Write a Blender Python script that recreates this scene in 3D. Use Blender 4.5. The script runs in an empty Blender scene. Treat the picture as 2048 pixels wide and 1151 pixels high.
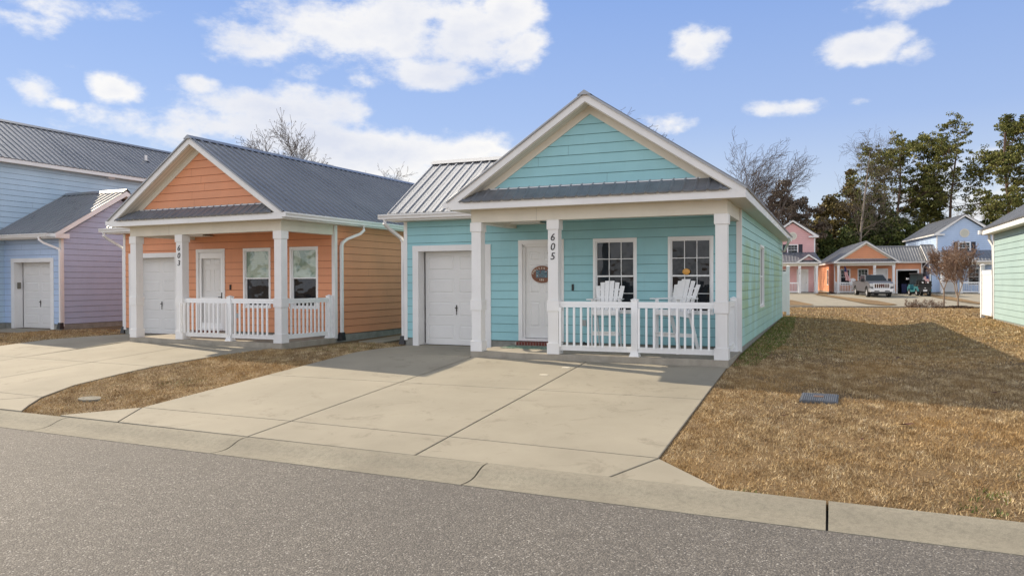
import bpy, bmesh, math, random
import numpy as np
from mathutils import Vector, Matrix
R=math.radians
scene=bpy.context.scene; COL=scene.collection

# ------------------------------------------------------------------ camera
def cam_axes(yaw=22.858,pitch=-.4923,roll=.1867):
    a,p,r=R(yaw),R(pitch),R(roll)
    F=Vector((-math.sin(a)*math.cos(p),math.cos(a)*math.cos(p),math.sin(p)))
    X=Vector((math.cos(a),math.sin(a),0)); U=X.cross(F)
    return X*math.cos(r)-U*math.sin(r),U*math.cos(r)+X*math.sin(r),F
CX,CU,CF=cam_axes(); CZ=1.529
cd=bpy.data.cameras.new('camera'); cam=bpy.data.objects.new('camera',cd); COL.objects.link(cam)
cam.matrix_world=Matrix(((CX.x,CU.x,-CF.x,0),(CX.y,CU.y,-CF.y,0),(CX.z,CU.z,-CF.z,CZ),(0,0,0,1)))
cd.sensor_width=36; cd.lens=36*1515.2/2048; cd.clip_end=5000; cd.clip_start=.1
scene.camera=cam
# ------------------------------------------------------------------ sun, sky, exposure
SUN_D=Vector((4.91,-1.35,-3.33)).normalized()
sl=bpy.data.lights.new('sun','SUN'); sl.energy=3.5; sl.angle=R(.5); sl.color=(1,.85,.64)
so=bpy.data.objects.new('sun',sl); COL.objects.link(so); so.rotation_euler=SUN_D.to_track_quat('-Z','Y').to_euler(); so.location=(-40,10,30)
scene.view_settings.view_transform='Standard'; scene.view_settings.look='None'
scene.view_settings.exposure=.82; scene.view_settings.gamma=1
SKY_S=.10
world=bpy.data.worlds.new('World'); scene.world=world; world.use_nodes=True
def build_world():
    nt=world.node_tree; N=nt.nodes; L=nt.links; N.clear()
    def M(op,a,b=None,c=None,clamp=False):
        n=N.new('ShaderNodeMath'); n.operation=op; n.use_clamp=clamp
        for i,v in enumerate((a,b,c)):
            if v is None: continue
            if isinstance(v,(int,float)): n.inputs[i].default_value=v
            else: L.new(v,n.inputs[i])
        return n.outputs[0]
    out=N.new('ShaderNodeOutputWorld'); bg=N.new('ShaderNodeBackground'); L.new(bg.outputs[0],out.inputs[0])
    sky=N.new('ShaderNodeTexSky'); sky.sky_type='NISHITA'; sky.sun_disc=False
    sky.sun_elevation=R(33.2); sky.sun_rotation=R(-74.6); sky.air_density=1.0; sky.dust_density=.1; sky.ozone_density=2.2
    tc=N.new('ShaderNodeTexCoord'); sp=N.new('ShaderNodeSeparateXYZ'); L.new(tc.outputs['Generated'],sp.inputs[0])
    x,y,z=sp.outputs
    az=M('ARCTAN2',x,y); el=M('ARCSINE',z)
    # cloud noise in a perspective-flattened sky plane
    def noise(scale,detail,rough,off=0,sx=1.,sz=1.8):
        mp=N.new('ShaderNodeMapping'); mp.inputs['Scale'].default_value=(sx,sx,sz); mp.inputs['Location'].default_value=(off,off*.7,off*.3)
        L.new(tc.outputs['Generated'],mp.inputs[0])
        n=N.new('ShaderNodeTexNoise'); n.inputs['Scale'].default_value=scale; n.inputs['Detail'].default_value=detail; n.inputs['Roughness'].default_value=rough
        L.new(mp.outputs[0],n.inputs['Vector']); return n.outputs['Fac']
    n1=noise(9,9,.62,0); n2=noise(24,6,.6,3.1); n3=noise(5,5,.55,7.7)
    # (azimuth deg, elevation deg, half width deg, half height deg, weight)
    B=CLOUDS
    tot=None
    for (a,e,wa,we,wt) in B:
        da=M('MULTIPLY',M('SUBTRACT',az,R(a)),1/R(wa)); de=M('MULTIPLY',M('SUBTRACT',el,R(e)),1/R(we))
        d2=M('ADD',M('MULTIPLY',da,da),M('MULTIPLY',de,de))
        g=M('MULTIPLY',M('SUBTRACT',1.0,M('POWER',d2,.7)),wt)
        g=M('MAXIMUM',g,-.8)
        tot=g if tot is None else M('MAXIMUM',tot,g)
    # unseen cloud bank added behind the camera to brighten and neutralise the shade
    fw=M('ADD',M('MULTIPLY',x,CF.x),M('MULTIPLY',y,CF.y))
    cv2=N.new('ShaderNodeMapRange'); cv2.interpolation_type='SMOOTHSTEP'; L.new(fw,cv2.inputs[0])
    for i,v in zip((1,2,3,4),(.45,.72,1.0,-.8)): cv2.inputs[i].default_value=v
    hi=N.new('ShaderNodeMapRange'); hi.interpolation_type='SMOOTHSTEP'; L.new(el,hi.inputs[0])
    for i,v in zip((1,2,3,4),(R(30),R(52),0,1.9)): hi.inputs[i].default_value=v
    tot=M('MAXIMUM',tot,M('SUBTRACT',cv2.outputs[0],hi.outputs[0]))
    nn=M('ADD',M('MULTIPLY',M('SUBTRACT',n1,.5),4.6),M('MULTIPLY',M('SUBTRACT',n2,.5),1.9))
    den=M('ADD',tot,nn)
    mr=N.new('ShaderNodeMapRange'); mr.interpolation_type='SMOOTHSTEP'; L.new(den,mr.inputs[0]); mr.inputs[1].default_value=.0; mr.inputs[2].default_value=1.35
    # soft greyer undersides
    sh=N.new('ShaderNodeMapRange'); L.new(M('ADD',M('MULTIPLY',n3,1.5),M('MULTIPLY',den,-.26)),sh.inputs[0]); sh.inputs[1].default_value=.0; sh.inputs[2].default_value=.62
    sh.inputs[3].default_value=.0; sh.inputs[4].default_value=1.0
    cc=N.new('ShaderNodeMixRGB'); cc.inputs[1].default_value=(.70,.73,.82,1); cc.inputs[2].default_value=(.95,.93,.90,1); L.new(sh.outputs[0],cc.inputs[0])
    # NISHITA radiance scaled to the 0.1 range, clouds in the same radiance unit
    gr=N.new('ShaderNodeValToRGB'); e=gr.color_ramp.elements
    for _ in range(3): e.new(.5)
    for i,(p,c) in enumerate([(0,(.80,.86,.95)),(.10,(.66,.76,.94)),(.20,(.43,.58,.94)),(.42,(.235,.41,.88)),(.95,(.34,.36,.40))]): e[i].position=p; e[i].color=(*c,1)
    L.new(el,gr.inputs[0])
    g2=N.new('ShaderNodeVectorMath'); g2.operation='SCALE'; L.new(gr.outputs[0],g2.inputs[0]); g2.inputs['Scale'].default_value=SKY_G
    sc0=N.new('ShaderNodeVectorMath'); sc0.operation='MULTIPLY'; L.new(sky.outputs[0],sc0.inputs[0]); sc0.inputs[1].default_value=SKY_TINT
    sc=N.new('ShaderNodeVectorMath'); sc.operation='ADD'; L.new(sc0.outputs[0],sc.inputs[0]); L.new(g2.outputs[0],sc.inputs[1])
    da=M('MULTIPLY',M('SUBTRACT',az,R(-48)),1/R(24)); de=M('MULTIPLY',M('SUBTRACT',el,R(55)),1/R(12))
    gl=M('MAXIMUM',M('SUBTRACT',1.0,M('ADD',M('MULTIPLY',da,da),M('MULTIPLY',de,de))),0.0)  # glow of an added out-of-view cloud for the metal roof to reflect
    cl=N.new('ShaderNodeVectorMath'); cl.operation='SCALE'; wt=N.new('ShaderNodeMixRGB'); L.new(gl,wt.inputs[0]); wt.inputs[1].default_value=(1,1,1,1); wt.inputs[2].default_value=(1,.93,.82,1)
    wm=N.new('ShaderNodeVectorMath'); wm.operation='MULTIPLY'; L.new(cc.outputs[0],wm.inputs[0]); L.new(wt.outputs[0],wm.inputs[1]); L.new(wm.outputs[0],cl.inputs[0]); bk=N.new('ShaderNodeMapRange'); L.new(fw,bk.inputs[0])
    for i,v in zip((1,2,3,4),(-.2,.6,1.85,1.0)): bk.inputs[i].default_value=v  # extra brightness given to the added cloud behind the camera
    L.new(M('MULTIPLY',M('MULTIPLY_ADD',gl,CLOUD_S*6.0,CLOUD_S),bk.outputs[0]),cl.inputs['Scale'])
    mx=N.new('ShaderNodeMixRGB'); L.new(M('MULTIPLY',mr.outputs[0],.93),mx.inputs[0]); L.new(sc.outputs[0],mx.inputs[1]); L.new(cl.outputs[0],mx.inputs[2])
    L.new(mx.outputs[0],bg.inputs[0]); bg.inputs[1].default_value=SKY_S
SKY_TINT=(.12,.12,.12); CLOUD_S=6.1; SKY_G=4.45
CLOUDS=[]
def sky_blob(px,py,wx,wy,wt=1.0):     # a cloud given by where it stands in the sky: bearing and height in degrees
    d=(CF+CX*((px-1024)/1515.2)+CU*((575.5-py)/1515.2)).normalized()
    az=math.degrees(math.atan2(d.x,d.y)); el=math.degrees(math.asin(d.z))
    k=math.cos(math.atan((px-1024)/1515.2))**2
    return (az,el,math.degrees(wx/1515.2)*k/max(.5,math.cos(R(el))),math.degrees(wy/1515.2)*k**.5,wt)
for b in [(40,40,85,32),(60,5,90,30),(55,172,68,38,1.3),(125,207,34,12,.9),(235,180,60,34,1.4),(405,170,42,22,1.2),(215,22,80,18,.45),(625,140,35,14,.4),
          (500,80,115,50,1.4),(640,45,170,70,1.8),(780,50,200,85,2.0),(920,60,170,75,1.8),(1010,25,80,60,1.5),(1040,95,80,42,1.5),(830,145,140,38,1.5),(745,160,60,20),
          (560,225,200,52,1.5),(430,250,140,45,1.4),(690,215,70,45,1.3),(300,250,150,38),(780,305,250,65,2.0),(950,300,100,45,1.6),(620,280,210,55,1.8),(350,270,120,40,1.3),(820,350,190,30,.8),
          (1055,90,50,40),(1395,90,62,46,1.4),(1420,80,48,34,1.3),(1370,105,40,20),(1720,92,88,42,1.5),(1770,72,54,32,1.3),(1680,120,50,22),(1790,5,115,38),(1830,100,35,20,.6),
          (1530,217,56,20,1.2),(1610,210,80,22,1.3),(1720,202,38,12,.8),(1335,245,66,26,1.3),(1300,240,32,20),(1980,310,60,25),(1900,330,110,30,.6),(1960,400,130,45,.7)]:
    CLOUDS.append(sky_blob(*b))
# clouds elsewhere in the sky, out of this view
_r=random.Random(5)
CLOUDS.append((-48,55,26,12,1.8))  # bright cloud added above the frame to lighten the garage roof
for i in range(12): CLOUDS.append((_r.uniform(40,290),_r.uniform(15,60),_r.uniform(8,18),_r.uniform(4,9),.9))
build_world()

# ------------------------------------------------------------------ materials
MATS={}
def mat(name,base=(.5,.5,.5),rough=.6,metal=0.,var=.0,vscale=6.,vdet=5,bump=0.,bscale=40.,spec=.5,dirt=None,fn=None,vstretch=(1,1,1)):
    if name in MATS: return MATS[name]
    m=bpy.data.materials.new(name); m.use_nodes=True; nt=m.node_tree; N=nt.nodes; L=nt.links
    b=N['Principled BSDF']; b.inputs['Roughness'].default_value=rough; b.inputs['Metallic'].default_value=metal
    b.inputs['Specular IOR Level'].default_value=spec; b.inputs['Base Color'].default_value=(*base,1)
    tc=N.new('ShaderNodeTexCoord')
    col=None
    if var>0:
        mp=N.new('ShaderNodeMapping'); mp.inputs['Scale'].default_value=vstretch; L.new(tc.outputs['Object'],mp.inputs[0])
        n=N.new('ShaderNodeTexNoise'); n.inputs['Scale'].default_value=vscale; n.inputs['Detail'].default_value=vdet; n.inputs['Roughness'].default_value=.65
        L.new(mp.outputs[0],n.inputs['Vector'])
        cr=N.new('ShaderNodeMapRange'); L.new(n.outputs['Fac'],cr.inputs[0]); cr.inputs[1].default_value=.3; cr.inputs[2].default_value=.7
        cr.inputs[3].default_value=1-var; cr.inputs[4].default_value=1+var
        vm=N.new('ShaderNodeVectorMath'); vm.operation='SCALE'; vm.inputs[0].default_value=base; L.new(cr.outputs[0],vm.inputs['Scale'])
        L.new(vm.outputs[0],b.inputs['Base Color']); col=vm.outputs[0]
    if bump>0:
        n2=N.new('ShaderNodeTexNoise'); n2.inputs['Scale'].default_value=bscale; n2.inputs['Detail'].default_value=4
        L.new(tc.outputs['Object'],n2.inputs['Vector'])
        bp=N.new('ShaderNodeBump'); bp.inputs['Strength'].default_value=1; bp.inputs['Distance'].default_value=bump
        L.new(n2.outputs['Fac'],bp.inputs['Height']); L.new(bp.outputs[0],b.inputs['Normal'])
    if fn: fn(m,N,L,b,tc,col)
    MATS[name]=m; return m
def ramp(N,L,src,stops,interp='LINEAR'):
    c=N.new('ShaderNodeValToRGB'); c.color_ramp.interpolation=interp
    e=c.color_ramp.elements
    while len(e)<len(stops): e.new(.5)
    for i,(p,k) in enumerate(stops): e[i].position=p; e[i].color=(*k,1)
    L.new(src,c.inputs[0]); return c.outputs[0]
def noise(N,L,vec,scale,detail=5,rough=.6,dist=0.):
    n=N.new('ShaderNodeTexNoise'); n.inputs['Scale'].default_value=scale; n.inputs['Detail'].default_value=detail; n.inputs['Roughness'].default_value=rough; n.inputs['Distortion'].default_value=dist
    L.new(vec,n.inputs['Vector']); return n.outputs['Fac']
def mixc(N,L,f,a,b,mode='MIX'):
    n=N.new('ShaderNodeMixRGB'); n.blend_type=mode
    for i,v in ((0,f),(1,a),(2,b)):
        if isinstance(v,(int,float)): n.inputs[i].default_value=v
        elif isinstance(v,tuple): n.inputs[i].default_value=(*v,1)
        else: L.new(v,n.inputs[i])
    return n.outputs[0]
def maprange(N,L,src,a,b,c=0,d=1,smooth=False):
    n=N.new('ShaderNodeMapRange'); L.new(src,n.inputs[0])
    if smooth: n.interpolation_type='SMOOTHSTEP'
    for i,v in zip((1,2,3,4),(a,b,c,d)): n.inputs[i].default_value=v
    return n.outputs[0]
def mapping(N,L,vec,scale=(1,1,1),loc=(0,0,0)):
    mp=N.new('ShaderNodeMapping'); mp.inputs['Scale'].default_value=scale; mp.inputs['Location'].default_value=loc; L.new(vec,mp.inputs[0]); return mp.outputs[0]

def siding_mat(name,c):
    def fn(m,N,L,b,tc,col):
        o=tc.outputs['Object']
        g=noise(N,L,mapping(N,L,o,(1,1,14)),7,5,.6)          # wood-grain embossing along the boards
        v=noise(N,L,o,.9,4,.6); s=noise(N,L,mapping(N,L,o,(9,9,.6)),1.2,4,.6)
        k=mixc(N,L,maprange(N,L,v,.3,.7),(c[0]*.90,c[1]*.92,c[2]*.93),(c[0]*1.06,c[1]*1.05,c[2]*1.04))
        k=mixc(N,L,maprange(N,L,s,.55,.8,0,.22),k,(c[0]*.7+.05,c[1]*.7+.05,c[2]*.68+.05))
        L.new(k,b.inputs['Base Color'])
        bp=N.new('ShaderNodeBump'); bp.inputs['Distance'].default_value=.0022; L.new(g,bp.inputs['Height']); L.new(bp.outputs[0],b.inputs['Normal'])
    r=mat(name,c,.55,fn=fn); r['paint']=c; return r
def algae_mat(name,c):
    def fn(m,N,L,b,tc,col):
        o=tc.outputs['Object']; sp=N.new('ShaderNodeSeparateXYZ'); L.new(o,sp.inputs[0])
        streak=noise(N,L,mapping(N,L,o,(1,5.5,.55)),2.4,6,.68); big=noise(N,L,mapping(N,L,o,(1,1.1,.35),(0,3.3,0)),.9,3,.5)
        fr=N.new('ShaderNodeMath'); fr.operation='MULTIPLY_ADD'; L.new(sp.outputs[2],fr.inputs[0]); fr.inputs[1].default_value=1/.2032; fr.inputs[2].default_value=-.08/.2032+20
        f2=N.new('ShaderNodeMath'); f2.operation='FRACT'; L.new(fr.outputs[0],f2.inputs[0])
        top=maprange(N,L,f2.outputs[0],.1,.95,1.0,.62)             # stain strongest at the lower half of each board
        zm=maprange(N,L,sp.outputs[2],2.25,2.65,1,0,True); zl=maprange(N,L,sp.outputs[2],.2,1.1,.35,1,True)
        a=N.new('ShaderNodeMath'); a.operation='ADD'; L.new(streak,a.inputs[0]); L.new(big,a.inputs[1])
        k=maprange(N,L,a.outputs[0],.86,1.08,0,1,True)
        for q in (top,zm,zl):
            mm=N.new('ShaderNodeMath'); mm.operation='MULTIPLY'; L.new(k,mm.inputs[0]); L.new(q,mm.inputs[1]); k=mm.outputs[0]
        v=noise(N,L,o,.9,4,.6)
        bc=mixc(N,L,maprange(N,L,v,.3,.7),(c[0]*.92,c[1]*.94,c[2]*.95),(c[0]*1.05,c[1]*1.04,c[2]*1.03))
        m2=N.new('ShaderNodeMath'); m2.operation='MULTIPLY'; L.new(k,m2.inputs[0]); m2.inputs[1].default_value=.8
        L.new(mixc(N,L,m2.outputs[0],bc,(.30,.44,.17)),b.inputs['Base Color'])
        g=noise(N,L,mapping(N,L,o,(1,1,14)),7,5,.6)
        bp=N.new('ShaderNodeBump'); bp.inputs['Distance'].default_value=.0022; L.new(g,bp.inputs['Height']); L.new(bp.outputs[0],b.inputs['Normal'])
    r=mat(name,c,.55,fn=fn); r['paint']=c; return r
LAP_SHADE_SEAMS={}
def lap_shade_seam(m):
    if m.name not in LAP_SHADE_SEAMS:
        c=m['paint']; LAP_SHADE_SEAMS[m.name]=mat('lap shade and seams of '+m.name,tuple(k*.30 for k in c),.9)  # darkened paint for the painted lap shadows and the butt seams
    return LAP_SHADE_SEAMS[m.name]
TEAL=siding_mat('teal siding paint',(.30,.57,.625)); TEAL_A=algae_mat('teal siding paint with algae',(.37,.62,.62))
TEAL_P=siding_mat('pale teal siding paint',(.34,.47,.465))
ORANGE=siding_mat('orange siding paint',(.70,.30,.155)); BLUE=siding_mat('blue siding paint',(.36,.50,.74)); LAV=siding_mat('lavender siding paint',(.43,.49,.66)); PINK=siding_mat('pink siding paint',(.72,.42,.42))
BLUE2=siding_mat('pale blue siding paint',(.46,.59,.81)); BLUEM=siding_mat('weathered blue siding paint',(.46,.60,.74))
def trimfn(m,N,L,b,tc,col):
    o=tc.outputs['Object']; v=noise(N,L,o,1.3,5,.6); s=noise(N,L,mapping(N,L,o,(8,8,.7)),1.5,5,.65)
    k=mixc(N,L,maprange(N,L,v,.35,.7),(.74,.74,.74),(.81,.81,.81)); k=mixc(N,L,maprange(N,L,s,.6,.85,0,.3),k,(.55,.53,.47)); L.new(k,b.inputs['Base Color'])
WHITE=mat('white trim paint',(.76,.755,.74),.45,fn=trimfn,bump=.0008,bscale=60)
DOORW=mat('white door paint',(.72,.72,.715),.4,var=.03,vscale=2,bump=.0006,bscale=90)
VINYL=mat('white vinyl',(.86,.87,.88),.35,var=.02,vscale=3)
def soffn(m,N,L,b,tc,col):
    o=tc.outputs['Object']; w=N.new('ShaderNodeTexWave'); w.bands_direction='Y'; w.inputs['Scale'].default_value=3.; L.new(o,w.inputs['Vector'])
    L.new(mixc(N,L,maprange(N,L,w.outputs['Fac'],.0,.12),(.42,.39,.32),(.70,.66,.57)),b.inputs['Base Color'])
SOFFIT=mat('cream vinyl soffit',(.66,.63,.55),.55,fn=soffn)
CREAM=mat('cream trim board',(.68,.645,.56),.5,var=.05,vscale=2)
def metalfn(m,N,L,b,tc,col):
    o=tc.outputs['Object']; v=noise(N,L,o,.7,5,.6); s=noise(N,L,o,22,3,.6)
    L.new(mixc(N,L,maprange(N,L,v,.3,.7),(.235,.245,.265),(.30,.31,.33)),b.inputs['Base Color'])
    r=maprange(N,L,v,.3,.7,.26,.34); L.new(r,b.inputs['Roughness'])
METAL=mat('grey galvanised roof metal',(.30,.325,.37),.36,.5,fn=metalfn)
METAL_D=mat('grey painted porch roof metal',(.24,.26,.30),.42,.55,var=.14,vscale=4,bump=.001,bscale=4)
def concfn(m,N,L,b,tc,col):
    o=tc.outputs['Object']
    a=noise(N,L,o,.55,6,.6); f=noise(N,L,o,60,4,.7); st=noise(N,L,mapping(N,L,o,(1,1.0,1),(4.2,1.7,0)),1.6,9,.78,.6); mid=noise(N,L,mapping(N,L,o,(2.2,.6,1)),1.1,5,.6)
    k=mixc(N,L,maprange(N,L,a,.3,.7),(.27,.247,.196),(.36,.328,.262))
    k=mixc(N,L,maprange(N,L,mid,.4,.75,0,.35),k,(.34,.315,.255))
    k=mixc(N,L,maprange(N,L,st,.53,.68,0,.72,True),k,(.20,.18,.14))
    ru=noise(N,L,mapping(N,L,o,(1,1,1),(9.4,2.2,0)),.9,5,.6); k=mixc(N,L,maprange(N,L,ru,.70,.78,0,.45,True),k,(.30,.19,.09))
    k=mixc(N,L,maprange(N,L,f,.25,.75,0,.18),k,(.24,.22,.17)); L.new(k,b.inputs['Base Color'])
    bp=N.new('ShaderNodeBump'); bp.inputs['Distance'].default_value=.002; L.new(f,bp.inputs['Height']); L.new(bp.outputs[0],b.inputs['Normal'])
CONC=mat('sun-bleached concrete',(.42,.38,.30),.85,fn=concfn)
def kerbfn(m,N,L,b,tc,col):
    o=tc.outputs['Object']; a=noise(N,L,o,1.1,6,.6); f=noise(N,L,o,95,3,.7)
    vo=N.new('ShaderNodeTexVoronoi'); vo.inputs['Scale'].default_value=55; L.new(o,vo.inputs['Vector'])
    me=noise(N,L,o,16,5,.7); k=mixc(N,L,maprange(N,L,a,.3,.7),(.26,.24,.19),(.36,.335,.265)); k=mixc(N,L,maprange(N,L,f,.3,.75,0,.7),k,(.15,.137,.11)); k=mixc(N,L,maprange(N,L,me,.45,.7,0,.55),k,(.15,.138,.11))
    k=mixc(N,L,maprange(N,L,vo.outputs['Distance'],.04,.10,.7,0),k,(.16,.15,.13)); L.new(k,b.inputs['Base Color'])
    bp=N.new('ShaderNodeBump'); bp.inputs['Distance'].default_value=.004; L.new(f,bp.inputs['Height']); L.new(bp.outputs[0],b.inputs['Normal'])
KERB=mat('rough kerb concrete',(.36,.33,.26),.9,fn=kerbfn)
FOUND=mat('grey foundation concrete',(.26,.26,.235),.9,var=.22,vscale=4,bump=.003,bscale=30)
STEP=mat('porch step concrete',(.33,.30,.25),.9,var=.2,vscale=3,bump=.002,bscale=50)
JOINT=mat('dark joint filler',(.055,.048,.04),.9)
def asphfn(m,N,L,b,tc,col):
    o=tc.outputs['Object']
    vo=N.new('ShaderNodeTexVoronoi'); vo.inputs['Scale'].default_value=72; L.new(o,vo.inputs['Vector'])
    vb=N.new('ShaderNodeSeparateColor'); L.new(vo.outputs['Color'],vb.inputs[0])
    big=noise(N,L,o,.5,4,.6); me=noise(N,L,o,7,5,.7)
    k=ramp(N,L,vb.outputs[0],[(0,(.035,.031,.028)),(.35,(.10,.092,.082)),(.65,(.21,.195,.172)),(.93,(.42,.385,.335)),(1,(.9,.88,.84))])
    k=mixc(N,L,maprange(N,L,vo.outputs['Distance'],.3,.65,0,.6),k,(.035,.032,.03))
    k=mixc(N,L,.52,k,mixc(N,L,maprange(N,L,me,.25,.75),(.10,.093,.086),(.18,.168,.155)))
    k=mixc(N,L,maprange(N,L,big,.3,.7,0,.3),k,(.085,.08,.078)); L.new(k,b.inputs['Base Color'])
    bp=N.new('ShaderNodeBump'); bp.inputs['Distance'].default_value=.006; bp.invert=True; L.new(vo.outputs['Distance'],bp.inputs['Height']); L.new(bp.outputs[0],b.inputs['Normal'])
ASPH=mat('worn grey asphalt',(.15,.14,.13),.8,fn=asphfn)
def soilfn(m,N,L,b,tc,col):
    g=N.new('ShaderNodeNewGeometry'); o=g.outputs['Position']; a=noise(N,L,o,.45,5,.6); f=noise(N,L,o,26,6,.75); q=noise(N,L,mapping(N,L,o,(1,3,1)),9,5,.7)
    k=ramp(N,L,f,[(.25,(.05,.03,.015)),(.5,(.15,.095,.045)),(.75,(.34,.24,.11))])
    k=mixc(N,L,maprange(N,L,a,.35,.65,0,.5),k,(.33,.21,.085)); k=mixc(N,L,maprange(N,L,q,.5,.8,0,.35),k,(.45,.33,.17)); L.new(k,b.inputs['Base Color'])
    bp=N.new('ShaderNodeBump'); bp.inputs['Distance'].default_value=.03; L.new(f,bp.inputs['Height']); L.new(bp.outputs[0],b.inputs['Normal'])
SOIL=mat('dormant lawn ground',(.25,.16,.07),.95,fn=soilfn)
def grassfn(m,N,L,b,tc,col):
    g=N.new('ShaderNodeNewGeometry'); o=g.outputs['Position']; a=noise(N,L,o,.5,5,.6); c=noise(N,L,o,4.5,5,.7); fi=noise(N,L,o,14,3,.7)
    at=N.new('ShaderNodeAttribute'); at.attribute_name='tone'; k=ramp(N,L,at.outputs['Fac'],[(0,(.17,.11,.055)),(.3,(.37,.265,.135)),(.65,(.61,.47,.27)),(1,(.86,.74,.52))])
    k=mixc(N,L,maprange(N,L,c,.44,.66,0,.7),k,(.15,.085,.042)); k=mixc(N,L,maprange(N,L,a,.42,.7,0,.5),k,(.50,.29,.09))
    k=mixc(N,L,maprange(N,L,fi,.55,.75,0,.35),k,(.60,.44,.22))
    L.new(k,b.inputs['Base Color'])
GRASS=mat('dry straw grass',(.4,.27,.11),.8,spec=.2,fn=grassfn)
def greenfn(m,N,L,b,tc,col):
    at=N.new('ShaderNodeAttribute'); at.attribute_name='tone'
    L.new(ramp(N,L,at.outputs['Fac'],[(0,(.05,.085,.012)),(.5,(.11,.17,.025)),(1,(.22,.27,.05))]),b.inputs['Base Color'])
GREEN=mat('green weed leaves',(.12,.2,.04),.7,fn=greenfn)
def glassfn(m,N,L,b,tc,col):
    o=tc.outputs['Object']; n=noise(N,L,o,1.9,2,.5); bp=N.new('ShaderNodeBump'); bp.inputs['Distance'].default_value=.014; L.new(n,bp.inputs['Height']); L.new(bp.outputs[0],b.inputs['Normal'])
    L.new(mixc(N,L,maprange(N,L,noise(N,L,mapping(N,L,o,(1,1,.5)),1.6,4,.6),.4,.7),(.006,.008,.012),(.022,.027,.035)),b.inputs['Base Color'])
GLASS=mat('dark window glass',(.01,.012,.016),.03,spec=.42,fn=glassfn)
def blind_reflfn(m,N,L,b,tc,col):
    o=tc.outputs['Object']; w=N.new('ShaderNodeTexWave'); w.bands_direction='Z'; w.inputs['Scale'].default_value=5.5; L.new(o,w.inputs['Vector'])
    n=noise(N,L,o,1.5,3,.5,1.2)
    k=mixc(N,L,maprange(N,L,n,.44,.53,0,1,True),(.20,.30,.25),(.42,.52,.44)); k=mixc(N,L,maprange(N,L,w.outputs['Fac'],0,.3,.35,0),k,(.12,.18,.16)); L.new(k,b.inputs['Base Color'])  # pale green reflection painted into the colour, with bands for blind slats
    bp=N.new('ShaderNodeBump'); bp.inputs['Distance'].default_value=.04; L.new(noise(N,L,o,1.9,2,.5),bp.inputs['Height']); L.new(bp.outputs[0],b.inputs['Normal'])
BLIND_REFL=mat('glass with pale painted reflection over blinds',(.4,.48,.42),.06,spec=.8,fn=blind_reflfn)
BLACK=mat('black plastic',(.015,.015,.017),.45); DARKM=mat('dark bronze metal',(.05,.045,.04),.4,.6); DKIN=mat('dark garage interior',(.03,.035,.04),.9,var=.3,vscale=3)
NUM=mat('black enamel numbers',(.012,.012,.014),.35); SHUT=mat('navy shutter paint',(.018,.018,.035),.5)
BRICK=mat('dark red brick',(.16,.045,.032),.8,var=.3,vscale=18,bump=.003,bscale=60); MORTAR=mat('pale mortar',(.45,.42,.38),.9)

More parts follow.
